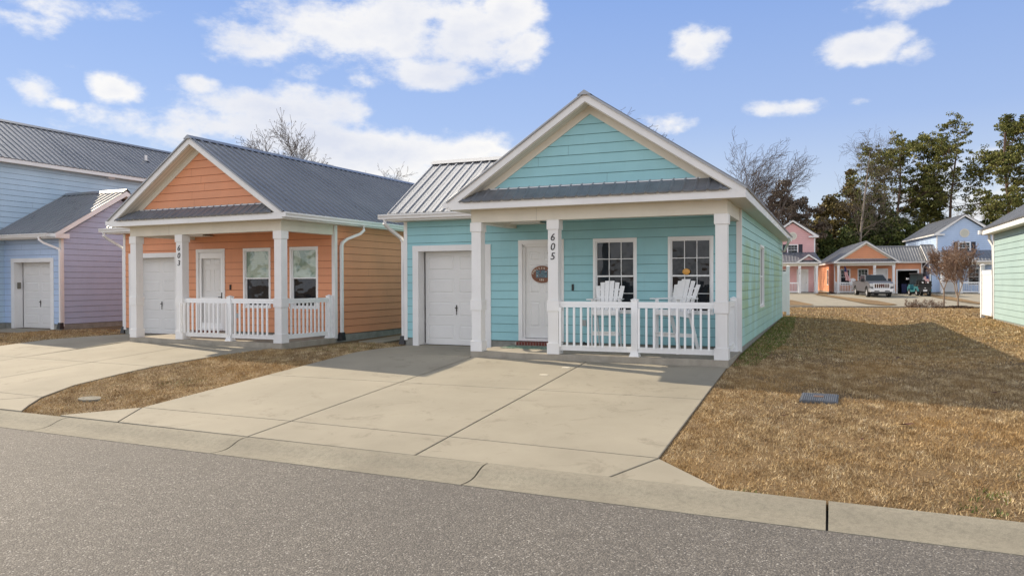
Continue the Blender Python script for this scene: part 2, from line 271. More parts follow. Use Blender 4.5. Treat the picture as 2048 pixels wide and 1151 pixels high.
# ------------------------------------------------------------------ mesh helpers
class MB:
    def __init__(s,mx=1): s.v=[];s.f=[];s.mi=[];s.mx=mx
    def poly(s,pts,m=0):
        i=len(s.v); s.v+= [(p[0]*s.mx,p[1],p[2]) for p in pts]; idx=list(range(i,i+len(pts)))
        if s.mx<0: idx.reverse()
        s.f.append(idx); s.mi.append(m)
    def hexa(s,p,m=0):   # 0-3 bottom ccw, 4-7 top ccw
        i=len(s.v); s.v+=[(q[0]*s.mx,q[1],q[2]) for q in p]
        for q in ((3,2,1,0),(4,5,6,7),(0,1,5,4),(1,2,6,5),(2,3,7,6),(3,0,4,7)):
            f=[i+k for k in q]
            if s.mx<0: f.reverse()
            s.f.append(f); s.mi.append(m)
    def box(s,x0,x1,y0,y1,z0,z1,m=0):
        s.hexa([(x0,y0,z0),(x1,y0,z0),(x1,y1,z0),(x0,y1,z0),(x0,y0,z1),(x1,y0,z1),(x1,y1,z1),(x0,y1,z1)],m)
    def obox(s,O,U,Nn,u0,u1,n0,n1,z0,z1,m=0):
        P=lambda u,n,z:(O[0]+U[0]*u+Nn[0]*n,O[1]+U[1]*u+Nn[1]*n,O[2]+z)
        a=[P(u0,n0,z0),P(u1,n0,z0),P(u1,n1,z0),P(u0,n1,z0)]; b=[P(u0,n0,z1),P(u1,n0,z1),P(u1,n1,z1),P(u0,n1,z1)]
        s.hexa(a+b,m)
    def prism_y(s,poly,y0,y1,m=0):  # poly of (x,z)
        n=len(poly); a=[(x,y0,z) for x,z in poly]; b=[(x,y1,z) for x,z in poly]
        s.poly(a,m); s.poly(b[::-1],m)
        for i in range(n): j=(i+1)%n; s.poly([a[j],a[i],b[i],b[j]],m)
    def prism_x(s,poly,x0,x1,m=0):  # poly of (y,z)
        n=len(poly); a=[(x0,y,z) for y,z in poly]; b=[(x1,y,z) for y,z in poly]
        s.poly(a[::-1],m); s.poly(b,m)
        for i in range(n): j=(i+1)%n; s.poly([a[i],a[j],b[j],b[i]],m)
    def prism_z(s,poly,z0,z1,m=0,zf=None):
        n=len(poly); zf=zf or (lambda x,y:0)
        a=[(x,y,z0+zf(x,y)) for x,y in poly]; b=[(x,y,z1+zf(x,y)) for x,y in poly]
        s.poly(b,m); s.poly(a[::-1],m)
        for i in range(n): j=(i+1)%n; s.poly([a[i],a[j],b[j],b[i]],m)
    def tube(s,pts,rads,n=8,m=0,sx=1,sy=1,cap=True):
        rings=[]; pts=[Vector(p) for p in pts]
        for i,p in enumerate(pts):
            d=(pts[min(i+1,len(pts)-1)]-pts[max(i-1,0)]).normalized()
            a=d.cross(Vector((0,0,1)));
            if a.length<.05: a=d.cross(Vector((1,0,0)))
            a.normalize(); b=d.cross(a).normalized(); r=rads[i] if hasattr(rads,'__len__') else rads
            i0=len(s.v)
            for k in range(n):
                t=2*math.pi*(k+.5)/n; q=p+a*math.cos(t)*r*sx+b*math.sin(t)*r*sy; s.v.append((q[0]*s.mx,q[1],q[2]))
            rings.append(i0)
        for i in range(len(rings)-1):
            for k in range(n):
                f=[rings[i]+k,rings[i]+(k+1)%n,rings[i+1]+(k+1)%n,rings[i+1]+k]; s.f.append(f if s.mx<0 else f[::-1]); s.mi.append(m)
        if cap:
            s.f.append([rings[0]+k for k in range(n)]); s.mi.append(m); s.f.append([rings[-1]+k for k in range(n)][::-1]); s.mi.append(m)
    def disc_y(s,cx,y,cz,r,n=24,th=.02,m=0,rx=None):
        s.prism_y([(cx+(rx or r)*math.cos(2*math.pi*k/n),cz+r*math.sin(2*math.pi*k/n)) for k in range(n)],y,y+th,m)
    def build(s,name,mats,parent=None,smooth=False,bevel=0):
        me=bpy.data.meshes.new(name); me.from_pydata(s.v,[],s.f)
        for q in (mats if isinstance(mats,(list,tuple)) else [mats]): me.materials.append(q)
        me.polygons.foreach_set('material_index',s.mi); me.update()
        if smooth: me.polygons.foreach_set('use_smooth',[True]*len(s.f))
        o=bpy.data.objects.new(name,me); COL.objects.link(o)
        if parent: o.parent=parent
        if bevel:
            b=o.modifiers.new('bevel','BEVEL'); b.width=bevel; b.segments=2; b.limit_method='ANGLE'
        return o
def boards(h,mx,bx):
    for b in bx:
        m=MB(mx); m.box(*b); m.build('corner_board',WHITE,h)
def tag(o,label=None,cat=None,group=None,kind=None):
    if label: o['label']=label
    if cat: o['category']=cat
    if group: o['group']=group
    if kind: o['kind']=kind
    return o
def empty(name,loc,rz=0,label=None,cat=None,group=None):
    o=bpy.data.objects.new(name,None); COL.objects.link(o); o.location=loc; o.rotation_euler=(0,0,R(rz)); o.empty_display_size=.3
    return tag(o,label,cat,group)
def copy_tree(o,parent=None):
    c=o.copy(); COL.objects.link(c); c.parent=parent
    for ch in list(o.children): copy_tree(ch,c)
    return c
def np_mesh(name,verts,faces,mats,parent=None,tone=None,nv=3):
    me=bpy.data.meshes.new(name); nvv=len(verts); nf=len(faces)
    me.vertices.add(nvv); me.vertices.foreach_set('co',np.asarray(verts,np.float32).ravel())
    me.loops.add(nf*nv); me.loops.foreach_set('vertex_index',np.asarray(faces,np.int32).ravel())
    me.polygons.add(nf); me.polygons.foreach_set('loop_start',np.arange(0,nf*nv,nv,dtype=np.int32))
    try: me.polygons.foreach_set('loop_total',np.full(nf,nv,np.int32))
    except Exception: pass
    me.update(calc_edges=True)
    if tone is not None:
        a=me.attributes.new('tone','FLOAT','POINT'); a.data.foreach_set('value',np.asarray(tone,np.float32))
    me.materials.append(mats)
    o=bpy.data.objects.new(name,me); COL.objects.link(o)
    if parent: o.parent=parent
    return o
def digits(text,x,y,z,h,parent,step=None,mats=None,size_only=False,name='house_number',vertical=True,rot=(math.pi/2,0,0),shear=.16,ext=.006,off=.0,mx=1):
    mb_v=[];objs=[]
    step=step or h*1.33
    bm=bmesh.new()
    for i,ch in enumerate(text):
        cu=bpy.data.curves.new('txt','FONT'); cu.body=ch; cu.size=h*1.37; cu.extrude=ext; cu.offset=off; cu.shear=shear; cu.align_x='CENTER'; cu.resolution_u=4
        ob=bpy.data.objects.new('txt',cu); COL.objects.link(ob); dg=bpy.context.evaluated_depsgraph_get(); me=bpy.data.meshes.new_from_object(ob.evaluated_get(dg))
        p=(x,y,z-i*step) if vertical else (x+i*step,y,z)
        me.transform(Matrix.Translation(p)@Matrix.Rotation(math.pi/2,4,'X')); bm.from_mesh(me)
        bpy.data.objects.remove(ob); bpy.data.curves.remove(cu); bpy.data.meshes.remove(me)
    me=bpy.data.meshes.new(name); bm.to_mesh(me); bm.free(); me.materials.clear(); me.materials.append(mats or NUM)
    for p in me.polygons: p.material_index=0
    o=bpy.data.objects.new(name,me); COL.objects.link(o); o.parent=parent; return o

COURSE=.2032; LAP_SHADE=.0085
def siding(mb,O,U,Nn,u0,u1,z0,z1,openings=(),lo=None,hi=None,seams=True,seed=1,anchor=.08,base=0.):
    rnd=random.Random(seed)
    P=lambda u,n,z:(O[0]+U[0]*u+Nn[0]*n,O[1]+U[1]*u+Nn[1]*n,O[2]+z)
    zs={z0,z1}; k=math.ceil((z0-anchor)/COURSE-1e-6)
    while anchor+k*COURSE<z1-1e-6: zs.add(round(anchor+k*COURSE,5)); k+=1
    for o in openings: zs.add(o[2]); zs.add(o[3])
    zs=sorted(z for z in zs if z0-1e-9<=z<=z1+1e-9)
    def off(z,up): # up: value just above z
        f=((z-anchor)/COURSE); fr=f-math.floor(f+(1e-4 if up else -1e-4)); 
        return .004+.011*(1-max(0,min(1,fr)))+base
    for a,b in zip(zs[:-1],zs[1:]):
        zm=(a+b)/2
        iv=[(u0,u1)]
        for (oa,ob,za,zb) in openings:
            if za<zm<zb:
                n=[]
                for (p,q) in iv:
                    if ob<=p or oa>=q: n.append((p,q)); continue
                    if oa>p: n.append((p,oa))
                    if ob<q: n.append((ob,q))
                iv=n
        oa_,ob_=off(a,True),off(b,False)
        for (p,q) in iv:
            pa=max(p,lo(a)) if lo else p; qa=min(q,hi(a)) if hi else q; pb=max(p,lo(b)) if lo else p; qb=min(q,hi(b)) if hi else q
            if qa-pa<.002: continue
            if qb<pb: pb=qb=(pb+qb)/2
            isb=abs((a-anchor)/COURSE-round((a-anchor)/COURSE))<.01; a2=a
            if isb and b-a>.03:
                a2=a+LAP_SHADE; f=LAP_SHADE/(b-a); mb.poly([P(pa,oa_-.006,a),P(qa,oa_-.006,a),P(qa+(qb-qa)*f,oa_-.006,a2),P(pa+(pb-pa)*f,oa_-.006,a2)],1)  # recessed strip coloured dark as the shadow line under the lap
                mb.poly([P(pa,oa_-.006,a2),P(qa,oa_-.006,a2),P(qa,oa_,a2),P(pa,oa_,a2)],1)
            f=(a2-a)/(b-a); mb.poly([P(pa+(pb-pa)*f,oa_,a2),P(qa+(qb-qa)*f,oa_,a2),P(qb,ob_,b),P(pb,ob_,b)],0)
            if abs((a-anchor)/COURSE-round((a-anchor)/COURSE))<.01:
                mb.poly([P(pa,base-.003,a),P(qa,base-.003,a),P(qa,oa_,a),P(pa,oa_,a)],0)
            if seams and b-a>.15 and qa-pa>1.6 and rnd.random()<.55:
                us=pa+.4+rnd.random()*(min(qa,qb)-pa-.8)
                if us<qb-.05 and us>pb+.05: mb.poly([P(us,oa_+.0012,a),P(us+.0045,oa_+.0012,a),P(us+.0045,ob_+.0012,b),P(us,ob_+.0012,b)],1)

def ribbed(mb,O,A,S,L,fn,spacing=.257,h=.032,m=0,first=.06,edge=.025):
    A=Vector(A);S=Vector(S);Nn=A.cross(S).normalized(); O=Vector(O)
    if Nn.z<0: Nn=-Nn
    st=[0.]; hs=[0.]; u=first
    while u<L-.04:
        for du,hh in ((-.036,0),(-.014,h),(.014,h),(.036,0)): st.append(u+du); hs.append(hh)
        # low stiffening rib in the pan
        c=u+spacing/2
        if c<L-.04:
            for du,hh in ((-.012,0),(0,.0025),(.012,0)): st.append(c+du); hs.append(hh)
        u+=spacing
    st.append(L); hs.append(0)
    # intersect stations so clipping bends are followed
    for i in range(len(st)-1):
        a,b=st[i],st[i+1]
        if a<0: continue
        sa,sb=fn(a),fn(b)
        if sa[1]-sa[0]<=0 and sb[1]-sb[0]<=0: continue
        sa=(sa[0],max(sa)) ; sb=(sb[0],max(sb))
        p=O+A*a+Nn*hs[i]; q=O+A*b+Nn*hs[i+1]
        mb.poly([p+S*sa[0],q+S*sb[0],q+S*sb[1],p+S*sa[1]],m)
        if edge: mb.poly([p+S*sa[0]-Nn*edge,q+S*sb[0]-Nn*edge,q+S*sb[0],p+S*sa[0]],m)

def window(parent,O,U,Nn,ua,ub,za,zb,mx,muntins=True,glass=GLASS,lo=False,name='window',glass2=None):
    """ua..ub, za..zb outer edge of the casing"""
    c=.062; d=.006
    f=MB(mx); X=lambda a,b,n0,n1,z0,z1,m=0:f.obox(O,U,Nn,a,b,n0,n1,z0,z1,m)
    X(ua,ua+c,-.05,.028,za+.05,zb-c); X(ub-c,ub,-.05,.028,za+.05,zb-c); X(ua,ub,-.05,.030,zb-c,zb); X(ua-.01,ub+.01,-.05,.036,za,za+.05)
    a,b=ua+c+.001,ub-c-.001; z0,z1=za+.051,zb-c-.001; zm=(z0+z1)/2; s=.028
    for (p,q,n) in ((z0,zm+.018,-.035),(zm-.018,z1,-.018)):
        X(a,a+s,n-.02,n+.012,p,q); X(b-s,b,n-.02,n+.012,p,q); X(a+s,b-s,n-.02,n+.010,p,p+s+.006); X(a+s,b-s,n-.02,n+.010,q-s-.004,q)
        if muntins:
            w=(b-a-2*s)/3
            for k in (1,2): X(a+s+w*k-.008,a+s+w*k+.008,n-.012,n-.001,p+s,q-s)
            X(a+s,b-s,n-.011,n-.002,(p+q)/2-.008,(p+q)/2+.008)
    fr=f.build(name,VINYL,parent)
    if lo:
        g=MB(mx); g.obox(O,U,Nn,a,b,-.06,-.034,z0,z1); g.build('pane',glass,fr)
    else:
        for i,(p,q,n) in enumerate(((z0,zm+.01,-.05),(zm-.005,z1,-.03))):
            g=MB(mx); g.obox(O,U,Nn,a+.004,b-.004,n-.012,n-.004,p+.004,q-.004); g.build('pane',(glass if i==0 or not glass2 else glass2),fr)
    return fr
def raised(mb,O,U,Nn,a,b,n,z0,z1,m=0):
    """moulded raised panel: a groove edge then a field"""
    P=lambda u,k,z:(O[0]+U[0]*u+Nn[0]*k,O[1]+U[1]*u+Nn[1]*k,O[2]+z)
    rings=[(0,0),(.012,-.008),(.026,-.008),(.050,.003)]
    for (i0,n0),(i1,n1) in zip(rings[:-1],rings[1:]):
        for (x0,y0,x1,y1,X0,Y0,X1,Y1) in (((a+i0),(z0+i0),(b-i0),(z0+i0),(b-i1),(z0+i1),(a+i1),(z0+i1)),((b-i0),(z0+i0),(b-i0),(z1-i0),(b-i1),(z1-i1),(b-i1),(z0+i1)),
                                       ((b-i0),(z1-i0),(a+i0),(z1-i0),(a+i1),(z1-i1),(b-i1),(z1-i1)),((a+i0),(z1-i0),(a+i0),(z0+i0),(a+i1),(z0+i1),(a+i1),(z1-i1))):
            mb.poly([P(x0,n+n0,y0),P(x1,n+n0,y1),P(X0,n+n1,Y0),P(X1,n+n1,Y1)],m)
    i=.050; mb.poly([P(a+i,n+.003,z0+i),P(b-i,n+.003,z0+i),P(b-i,n+.003,z1-i),P(a+i,n+.003,z1-i)],m)
def panelled(mb,O,U,Nn,a,b,n,z0,z1,panels,m=0):
    """flat face with holes filled by raised panels; panels in (pa,pb,qa,qb)"""
    P=lambda u,k,z:(O[0]+U[0]*u+Nn[0]*k,O[1]+U[1]*u+Nn[1]*k,O[2]+z)
    us=sorted({a,b}|{p[0] for p in panels}|{p[1] for p in panels}); zs=sorted({z0,z1}|{p[2] for p in panels}|{p[3] for p in panels})
    for ua,ub in zip(us[:-1],us[1:]):
        for za,zb in zip(zs[:-1],zs[1:]):
            um,zm=(ua+ub)/2,(za+zb)/2
            if any(p[0]<um<p[1] and p[2]<zm<p[3] for p in panels): continue
            mb.poly([P(ua,n,za),P(ub,n,za),P(ub,n,zb),P(ua,n,zb)],m)
    for p in panels: raised(mb,O,U,Nn,p[0],p[1],n,p[2],p[3],m)
def garage_door(parent,O,U,Nn,a,b,z1,mx,z0=-.1,handle=True,keypad=False):
    """a..b clear opening"""
    t=MB(mx); c=.17
    t.obox(O,U,Nn,a-c,a,-.03,.03,z0-.02,z1); t.obox(O,U,Nn,b,b+c,-.03,.03,z0-.02,z1); t.obox(O,U,Nn,a-c,b+c,-.03,.034,z1,z1+c*.85)
    t.obox(O,U,Nn,a-.012,a,-.34,-.03,z0,z1); t.obox(O,U,Nn,b,b+.012,-.34,-.03,z0,z1); t.obox(O,U,Nn,a,b,-.34,-.03,z1,z1+.012)
    t.obox(O,U,Nn,a,a+.03,-.325,-.30,z0,z1)
    t.build('door_trim',WHITE,parent)
    d=MB(mx); n=-.30; hh=(z1-z0-.02)/4
    for k in range(4):
        q=z0+.02+k*hh; w=(b-a)/2
        pn=[(a+.10,a+w-.07,q+.11,q+hh-.11),(a+w+.07,b-.10,q+.11,q+hh-.11)]
        panelled(d,O,U,Nn,a,b,n,q+.004,q+hh-.004,pn)
    d.obox(O,U,Nn,a,b,n-.05,n-.006,z0,z1)
    g=d.build('garage_door',DOORW,parent)
    if handle:
        h=MB(mx); w=(a+b)/2; zz=z0+.02+hh*1.5+.02
        h.obox(O,U,Nn,w-.012,w+.012,n,n+.018,zz-.07,zz+.09); h.obox(O,U,Nn,w-.03,w+.03,n+.012,n+.045,zz+.005,zz+.03); h.obox(O,U,Nn,w-.008,w+.008,n+.01,n+.02,zz-.16,zz-.05)
        h.build('door_handle',DARKM,g)
    return g
def front_door(parent,O,U,Nn,ua,ub,mx,z0=.09,z1=2.53,storm=False,ribs=True):
    t=MB(mx); c=.10
    t.obox(O,U,Nn,ua,ua+c,-.02,.03,z0,z1-c); t.obox(O,U,Nn,ub-c,ub,-.02,.03,z0,z1-c); t.obox(O,U,Nn,ua,ub,-.02,.034,z1-c,z1)
    t.obox(O,U,Nn,ua+c,ua+c+.05,-.09,-.02,z0+.05,z1-c-.04); t.obox(O,U,Nn,ub-c-.05,ub-c,-.09,-.02,z0+.05,z1-c-.04); t.obox(O,U,Nn,ua+c,ub-c,-.09,-.02,z1-c-.06,z1-c)
    t.obox(O,U,Nn,ua+c,ub-c,-.09,.05,z0,z0+.06)
    t.build('door_frame',WHITE,parent)
    a,b=ua+c+.05,ub-c-.05; q0,q1=z0+.07,z1-c-.06; d=MB(mx); w=(b-a)/2; H=q1-q0
    pn=[]
    for s in (0,1):
        p0=a+.11 if s==0 else a+w+.055; p1=a+w-.055 if s==0 else b-.11
        pn+= [(p0,p1,q0+.12*H,q0+.40*H),(p0,p1,q0+.49*H,q0+.80*H),(p0,p1,q0+.85*H,q0+.945*H)]
    panelled(d,O,U,Nn,a,b,-.075,q0,q1,pn); d.obox(O,U,Nn,a,b,-.11,-.086,q0,q1)
    dr=d.build('front_door',DOORW,parent)
    if storm:
        s=MB(mx); n=-.03
        s.obox(O,U,Nn,ua+c+.005,ua+c+.085,n,n+.03,z0+.06,z1-c-.03); s.obox(O,U,Nn,ub-c-.085,ub-c-.005,n,n+.03,z0+.06,z1-c-.03)
        s.obox(O,U,Nn,ua+c+.085,ub-c-.085,n,n+.03,z1-c-.18,z1-c-.03); s.obox(O,U,Nn,ua+c+.085,ub-c-.085,n,n+.03,z0+.06,z0+.22); s.obox(O,U,Nn,ua+c+.085,ub-c-.085,n,n+.034,z0+.93,z0+1.0)
        sd=s.build('storm_door',VINYL,parent)
        h=MB(mx); h.obox(O,U,Nn,ub-c-.05,ub-c-.02,n+.03,n+.055,z0+.86,z0+1.14); h.obox(O,U,Nn,ub-c-.16,ub-c-.03,n+.045,n+.07,z0+.985,z0+1.01); h.build('door_handle',DARKM,sd)
    else:
        h=MB(mx); h.obox(O,U,Nn,b-.075,b-.03,-.07,-.03,q0+.9,q0+.96); h.build('door_handle',DARKM,dr)
    if ribs:
        r=MB(mx); k=ua+.05
        r.obox(O,U,Nn,ua+.02,ub-.02,.0,.285,.001,.075,1)
        while k<ub-.06: r.obox(O,U,Nn,k,k+.062,.0,.292,.003,.080,0); k+=.073
        r.build('brick_threshold',[BRICK,MORTAR],parent)
def column(parent,x0,y0,mx,w=.27,top=2.82,name='column'):
    m=MB(mx); e=.022
    m.box(x0,x0+w,y0,y0+w,0,.22); m.box(x0+e,x0+w-e,y0+e,y0+w-e,.22,.90); m.box(x0,x0+w,y0,y0+w,.90,1.12); m.box(x0+e,x0+w-e,y0+e,y0+w-e,1.12,top-.20); m.box(x0,x0+w,y0,y0+w,top-.20,top-.002)
    for zz in (.22,1.12): m.box(x0-.004,x0+w+.004,y0-.004,y0+w+.004,zz-.012,zz+.004)
    return m.build(name,WHITE,parent,bevel=.003)
def post(mb,x,y,s=.13,top=1.14):
    mb.box(x,x+s,y,y+s,0,top); mb.hexa([(x-.035,y-.035,0),(x+s+.035,y-.035,0),(x+s+.035,y+s+.035,0),(x-.035,y+s+.035,0),(x-.003,y-.003,.11),(x+s+.003,y-.003,.11),(x+s+.003,y+s+.003,.11),(x-.003,y+s+.003,.11)])
    mb.box(x-.01,x+s+.01,y-.01,y+s+.01,top,top+.012)
    c=(x+s/2,y+s/2,top+.05); q=[(x-.01,y-.01,top+.012),(x+s+.01,y-.01,top+.012),(x+s+.01,y+s+.01,top+.012),(x-.01,y+s+.01,top+.012)]
    for i in range(4): mb.poly([q[i],q[(i+1)%4],c])
def rail_run(parent,segs,posts,mx,detail=True):
    m=MB(mx)
    for p in posts: post(m,*p)
    bal=[]
    for (ax,a,b,c) in segs:   # ax 'x': runs in x from a to b at y=c
        F=(lambda mb,u0,u1,v0,v1,z0,z1: mb.box(u0,u1,c+v0,c+v1,z0,z1)) if ax=='x' else (lambda mb,u0,u1,v0,v1,z0,z1: mb.box(c+v0,c+v1,u0,u1,z0,z1))
        F(m,a,b,-.035,.035,1.045,1.105); F(m,a,b,-.025,.025,.985,1.045); F(m,a,b,-.025,.025,.08,.19)
        n=max(1,round((b-a)/.155)); st=(b-a)/n
        for k in range(n): bal.append((F,a+st*(k+.5)))
    if not detail:
        for F,u in bal: F(m,u-.019,u+.019,-.019,.019,.19,.985)
    rl=m.build('railing',VINYL,parent)
    if detail:
        for F,u in bal:
            q=MB(mx); F(q,u-.019,u+.019,-.019,.019,.188,.987); q.build('baluster',VINYL,rl)
    return rl
def gutter_x(parent,x0,x1,y,z,mx,down=None):
    """along x, outer face toward -y"""
    m=MB(mx); m.prism_x([(y,z-.12),(y-.085,z-.12),(y-.095,z-.07),(y-.125,z-.035),(y-.125,z),(y-.112,z),(y-.112,z-.03),(y-.08,z-.10),(y,z-.10)],x0,x1)
    m.box(x0-.002,x0+.003,y-.12,y,z-.12,z-.002); m.box(x1-.003,x1+.002,y-.12,y,z-.12,z-.002)
    return m.build('gutter',WHITE,parent)
def gutter_y(parent,y0,y1,x,z,mx,sgn=1):
    m=MB(mx*1); s=sgn; m.prism_y([(x,z-.12),(x+s*.085,z-.12),(x+s*.095,z-.07),(x+s*.125,z-.035),(x+s*.125,z),(x+s*.112,z),(x+s*.112,z-.03),(x+s*.08,z-.10),(x,z-.10)],y0,y1)
    a,b=sorted((x,x+s*.12)); m.box(a,b,y0-.002,y0+.003,z-.12,z-.002); m.box(a,b,y1-.003,y1+.002,z-.12,z-.002)
    return m.build('gutter',WHITE,parent)
def downspout(parent,pts,mx,boot=True):
    m=MB(mx); m.tube(pts,.058,n=4,sx=1.0,sy=.85); d=m.build('downspout',WHITE,parent)
    # smooth elbows by bevel
    if boot:
        b=MB(mx); p=pts[-1]; b.hexa([(p[0]-.09,p[1]-.10,p[2]-.2),(p[0]+.09,p[1]-.10,p[2]-.2),(p[0]+.09,p[1]+.06,p[2]-.2),(p[0]-.09,p[1]+.06,p[2]-.2),(p[0]-.06,p[1]-.06,p[2]+.02),(p[0]+.06,p[1]-.06,p[2]+.02),(p[0]+.06,p[1]+.06,p[2]+.02),(p[0]-.06,p[1]+.06,p[2]+.02)]); b.build('downspout_boot',BLACK,d)
    return d

# ------------------------------------------------------------------ single-storey cottage
def cottage(name,loc,rz,label,wall_m,side_m=None,mx=1,number='605',detail=True,storm=False,glass=GLASS,glass2=None,muntins=True,right_gutter=False,open_garage=False,seed=1,mat_l=None):
    h=empty(name,loc,rz,label,'house')
    side_m=side_m or wall_m; FU=(1,0,0); FN=(0,-1,0); YW=2.1
    W=5.5; sl=.662
    T=lambda d:3.25+sl*d
    # slab and foundation
    m=MB(mx); m.box(-W,0,0,YW+.02,-.30,0); b=m.build('porch_slab',STEP,h,bevel=.008)
    m=MB(mx); m.box(-8.42,-8.03,YW+.02,YW+4.85,-.35,.075); m.box(-6.09,0,YW+.02,17.1,-.35,.075); m.build('foundation',FOUND,h)
    # front wall behind the porch and beside the garage door
    m=MB(mx); O=(0,YW,0)
    gd=(-8.0,-6.12); 
    ops=[(gd[0]-.01,gd[1]+.01,-.2,2.32),(-5.16,-4.10,.0,2.47),(-3.27,-2.33,.82,2.47),(-1.52,-.62,.82,2.47)]
    siding(m,O,FU,FN,-8.40,0.0,.08,3.12,ops,seed=seed,seams=detail); m.build('front_wall',[wall_m,lap_shade_seam(wall_m)],h)
    m=MB(mx); siding(m,(.0,YW,0),(0,1,0),(1,0,0),.0,15.0,.08,3.12,[(4.78,5.94,.82,2.47)],seed=seed+3,seams=detail); m.build('side_wall',[side_m,lap_shade_seam(side_m)],h)
    m=MB(mx); m.box(-8.40,-8.38,YW+.02,YW+4.85,.08,3.15); m.prism_x([(YW+.1,3.1),(YW+4.75,3.1),(YW+2.2,4.75)],-8.40,-8.38); m.box(-W,-W+.02,YW+4.85,17.1,.08,3.12); m.box(-W+.02,-.02,17.08,17.1,.08,3.12); m.prism_y([(-W,3.12),(0,3.12),(-W/2,4.95)],17.06,17.1)
    m.build('rear_walls',mat_l or wall_m,h)
    # corner boards
    boards(h,mx,[(-.085,.026,YW-.024,YW,-.02,3.12),(.0,.026,YW,YW+.085,-.02,3.12),(.0,.026,YW+14.92,YW+15.02,.04,3.12),(-8.43,-8.33,YW-.024,YW,.02,3.12),(-8.43,-8.40,YW,YW+.09,.02,3.12)])
    # windows, doors
    window(h,O,FU,FN,-3.32,-2.28,.78,2.52,mx,muntins,glass,lo=not detail,glass2=glass2); window(h,O,FU,FN,-1.57,-.57,.78,2.52,mx,muntins,glass,lo=not detail,glass2=glass2)
    window(h,(0,YW,0),(0,1,0),(1,0,0),4.73,5.99,.78,2.52,mx,False,GLASS,lo=True)
    front_door(h,O,FU,FN,-5.21,-4.04,mx,storm=storm)
    if open_garage:
        t=MB(mx); c=.15; a,bb,z1=gd[0],gd[1],2.31
        for q in ((a-c,a,-.1,z1),(bb,bb+c,-.1,z1),(a-c,bb+c,z1,z1+.14)): t.obox(O,FU,FN,q[0],q[1],-.03,.03,q[2],q[3])
        t.build('door_trim',WHITE,h)
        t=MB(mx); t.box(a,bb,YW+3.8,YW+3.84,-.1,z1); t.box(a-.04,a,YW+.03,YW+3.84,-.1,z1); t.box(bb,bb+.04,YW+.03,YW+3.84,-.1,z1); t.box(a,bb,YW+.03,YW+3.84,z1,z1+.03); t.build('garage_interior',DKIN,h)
    else: garage_door(h,O,FU,FN,gd[0],gd[1],2.31,mx)
    # doorbell and outlet
    m=MB(mx); m.obox(O,FU,FN,-3.84,-3.795,.01,.045,1.31,1.46); m.build('doorbell',BLACK,h)
    if detail: m=MB(mx); m.obox(O,FU,FN,-3.58,-3.49,.008,.045,.48,.62); m.build('wall_outlet',mat('grey outlet cover',(.35,.36,.36),.4),h)
    # columns and beams
    for i,x in enumerate((-W,-3.71,-.27)):
        c=column(h,x,0,mx)
        if i==1 and number: digits(number,(x+.125)*mx,.016,2.385,.155,c,step=.2)
    m=MB(mx); y0=.02
    m.box(-W+.02,-.02,y0,.25,2.82,3.085); m.box(-.25,-.02,.25,YW-.02,2.82,3.085); m.box(-W+.02,-W+.25,.25,YW-.02,2.82,3.085)
    m.build('porch_beam',CREAM,h)
    m=MB(mx); m.box(-W+.25,-.25,.25,YW-.02,3.06,3.08); m.build('porch_ceiling',WHITE,h)
    if detail:
        s=MB(mx); s.box(-3.95,-3.946,.0188,.0205,2.821,3.084); s.build('beam_joint',FOUND,h)
    # eaves: right and left soffit, fascia, front return
    m=MB(mx); m.box(-.02,.33,-.34,17.35,3.086,3.10); m.box(-W-.33,-W+.02,-.34,1.7,3.086,3.10); m.box(-W+.02,-.02,-.34,.02,3.0865,3.10)
    # sloping gable soffit
    for s in (1,-1):
        X=lambda d:(.33-d) if s>0 else (-W-.33+d)
        m.hexa([(X(.05),-.34,T(.05)-.17),(X(3.08),-.34,T(3.08)-.17),(X(3.08),.0,T(3.08)-.17),(X(.05),.0,T(.05)-.17),(X(.05),-.34,T(.05)-.155),(X(3.08),-.34,T(3.08)-.155),(X(3.08),.0,T(3.08)-.155),(X(.05),.0,T(.05)-.155)])
    m.build('soffit',SOFFIT,h)
    m=MB(mx); yf=-.362
    m.box(.33,.352,-.36,17.37,3.08,3.245); m.box(-W-.352,-W-.33,-.36,1.72,3.08,3.245)
    m.box(-W-.35,.35,yf+.003,-.34,3.078,3.24)
    for s in (1,-1):
        X=lambda d:(.354-d) if s>0 else (-W-.354+d)
        pl=[(X(0),3.075),(X(0),T(0)),(X(3.104),T(3.104)),(X(3.104),T(3.104)-.165),(X(.24),3.243)]
        if s<0: pl=pl[::-1]
        m.prism_y(pl,yf,-.34)
        m.prism_y(pl[::-1] if 0 else pl,17.37,17.39)
    m.build('fascia',WHITE,h)
    # gable wall and frieze
    m=MB(mx); zb=3.50; A=5.12
    lo=lambda z:-W/2-(A-.15-z)/sl ; hi=lambda z:-W/2+(A-.15-z)/sl
    siding(m,(0,0,0),FU,FN,-W,0,zb,A-.16,(),lo,hi,seams=detail,seed=seed+9,anchor=3.53); m.build('gable_wall',[wall_m,lap_shade_seam(wall_m)],h)
    m=MB(mx)
    for s in (1,-1):
        X=lambda d:(.33-d) if s>0 else (-W-.33+d)
        pl=[(X(.65),T(.65)-.17),(X(3.08),T(3.08)-.17),(X(3.08),T(3.08)-.33),(X(.65),T(.65)-.33)]
        m.prism_y(pl if s>0 else pl[::-1],-.03,-.001)
    m.build('gable_frieze',CREAM,h)
    # main roof
    rise=sl*3.13; ln=math.hypot(3.13,rise); c_,s_=3.13/ln,rise/ln
    m=MB(mx)
    ribbed(m,(.38,-.40,T(-.026)+.022),(0,1,0),(-c_,0,s_),17.85,lambda u:(0,ln))
    ribbed(m,(-W-.38,-.40,T(-.026)+.022),(0,1,0),(c_,0,s_),17.85,lambda u:(0,ln))
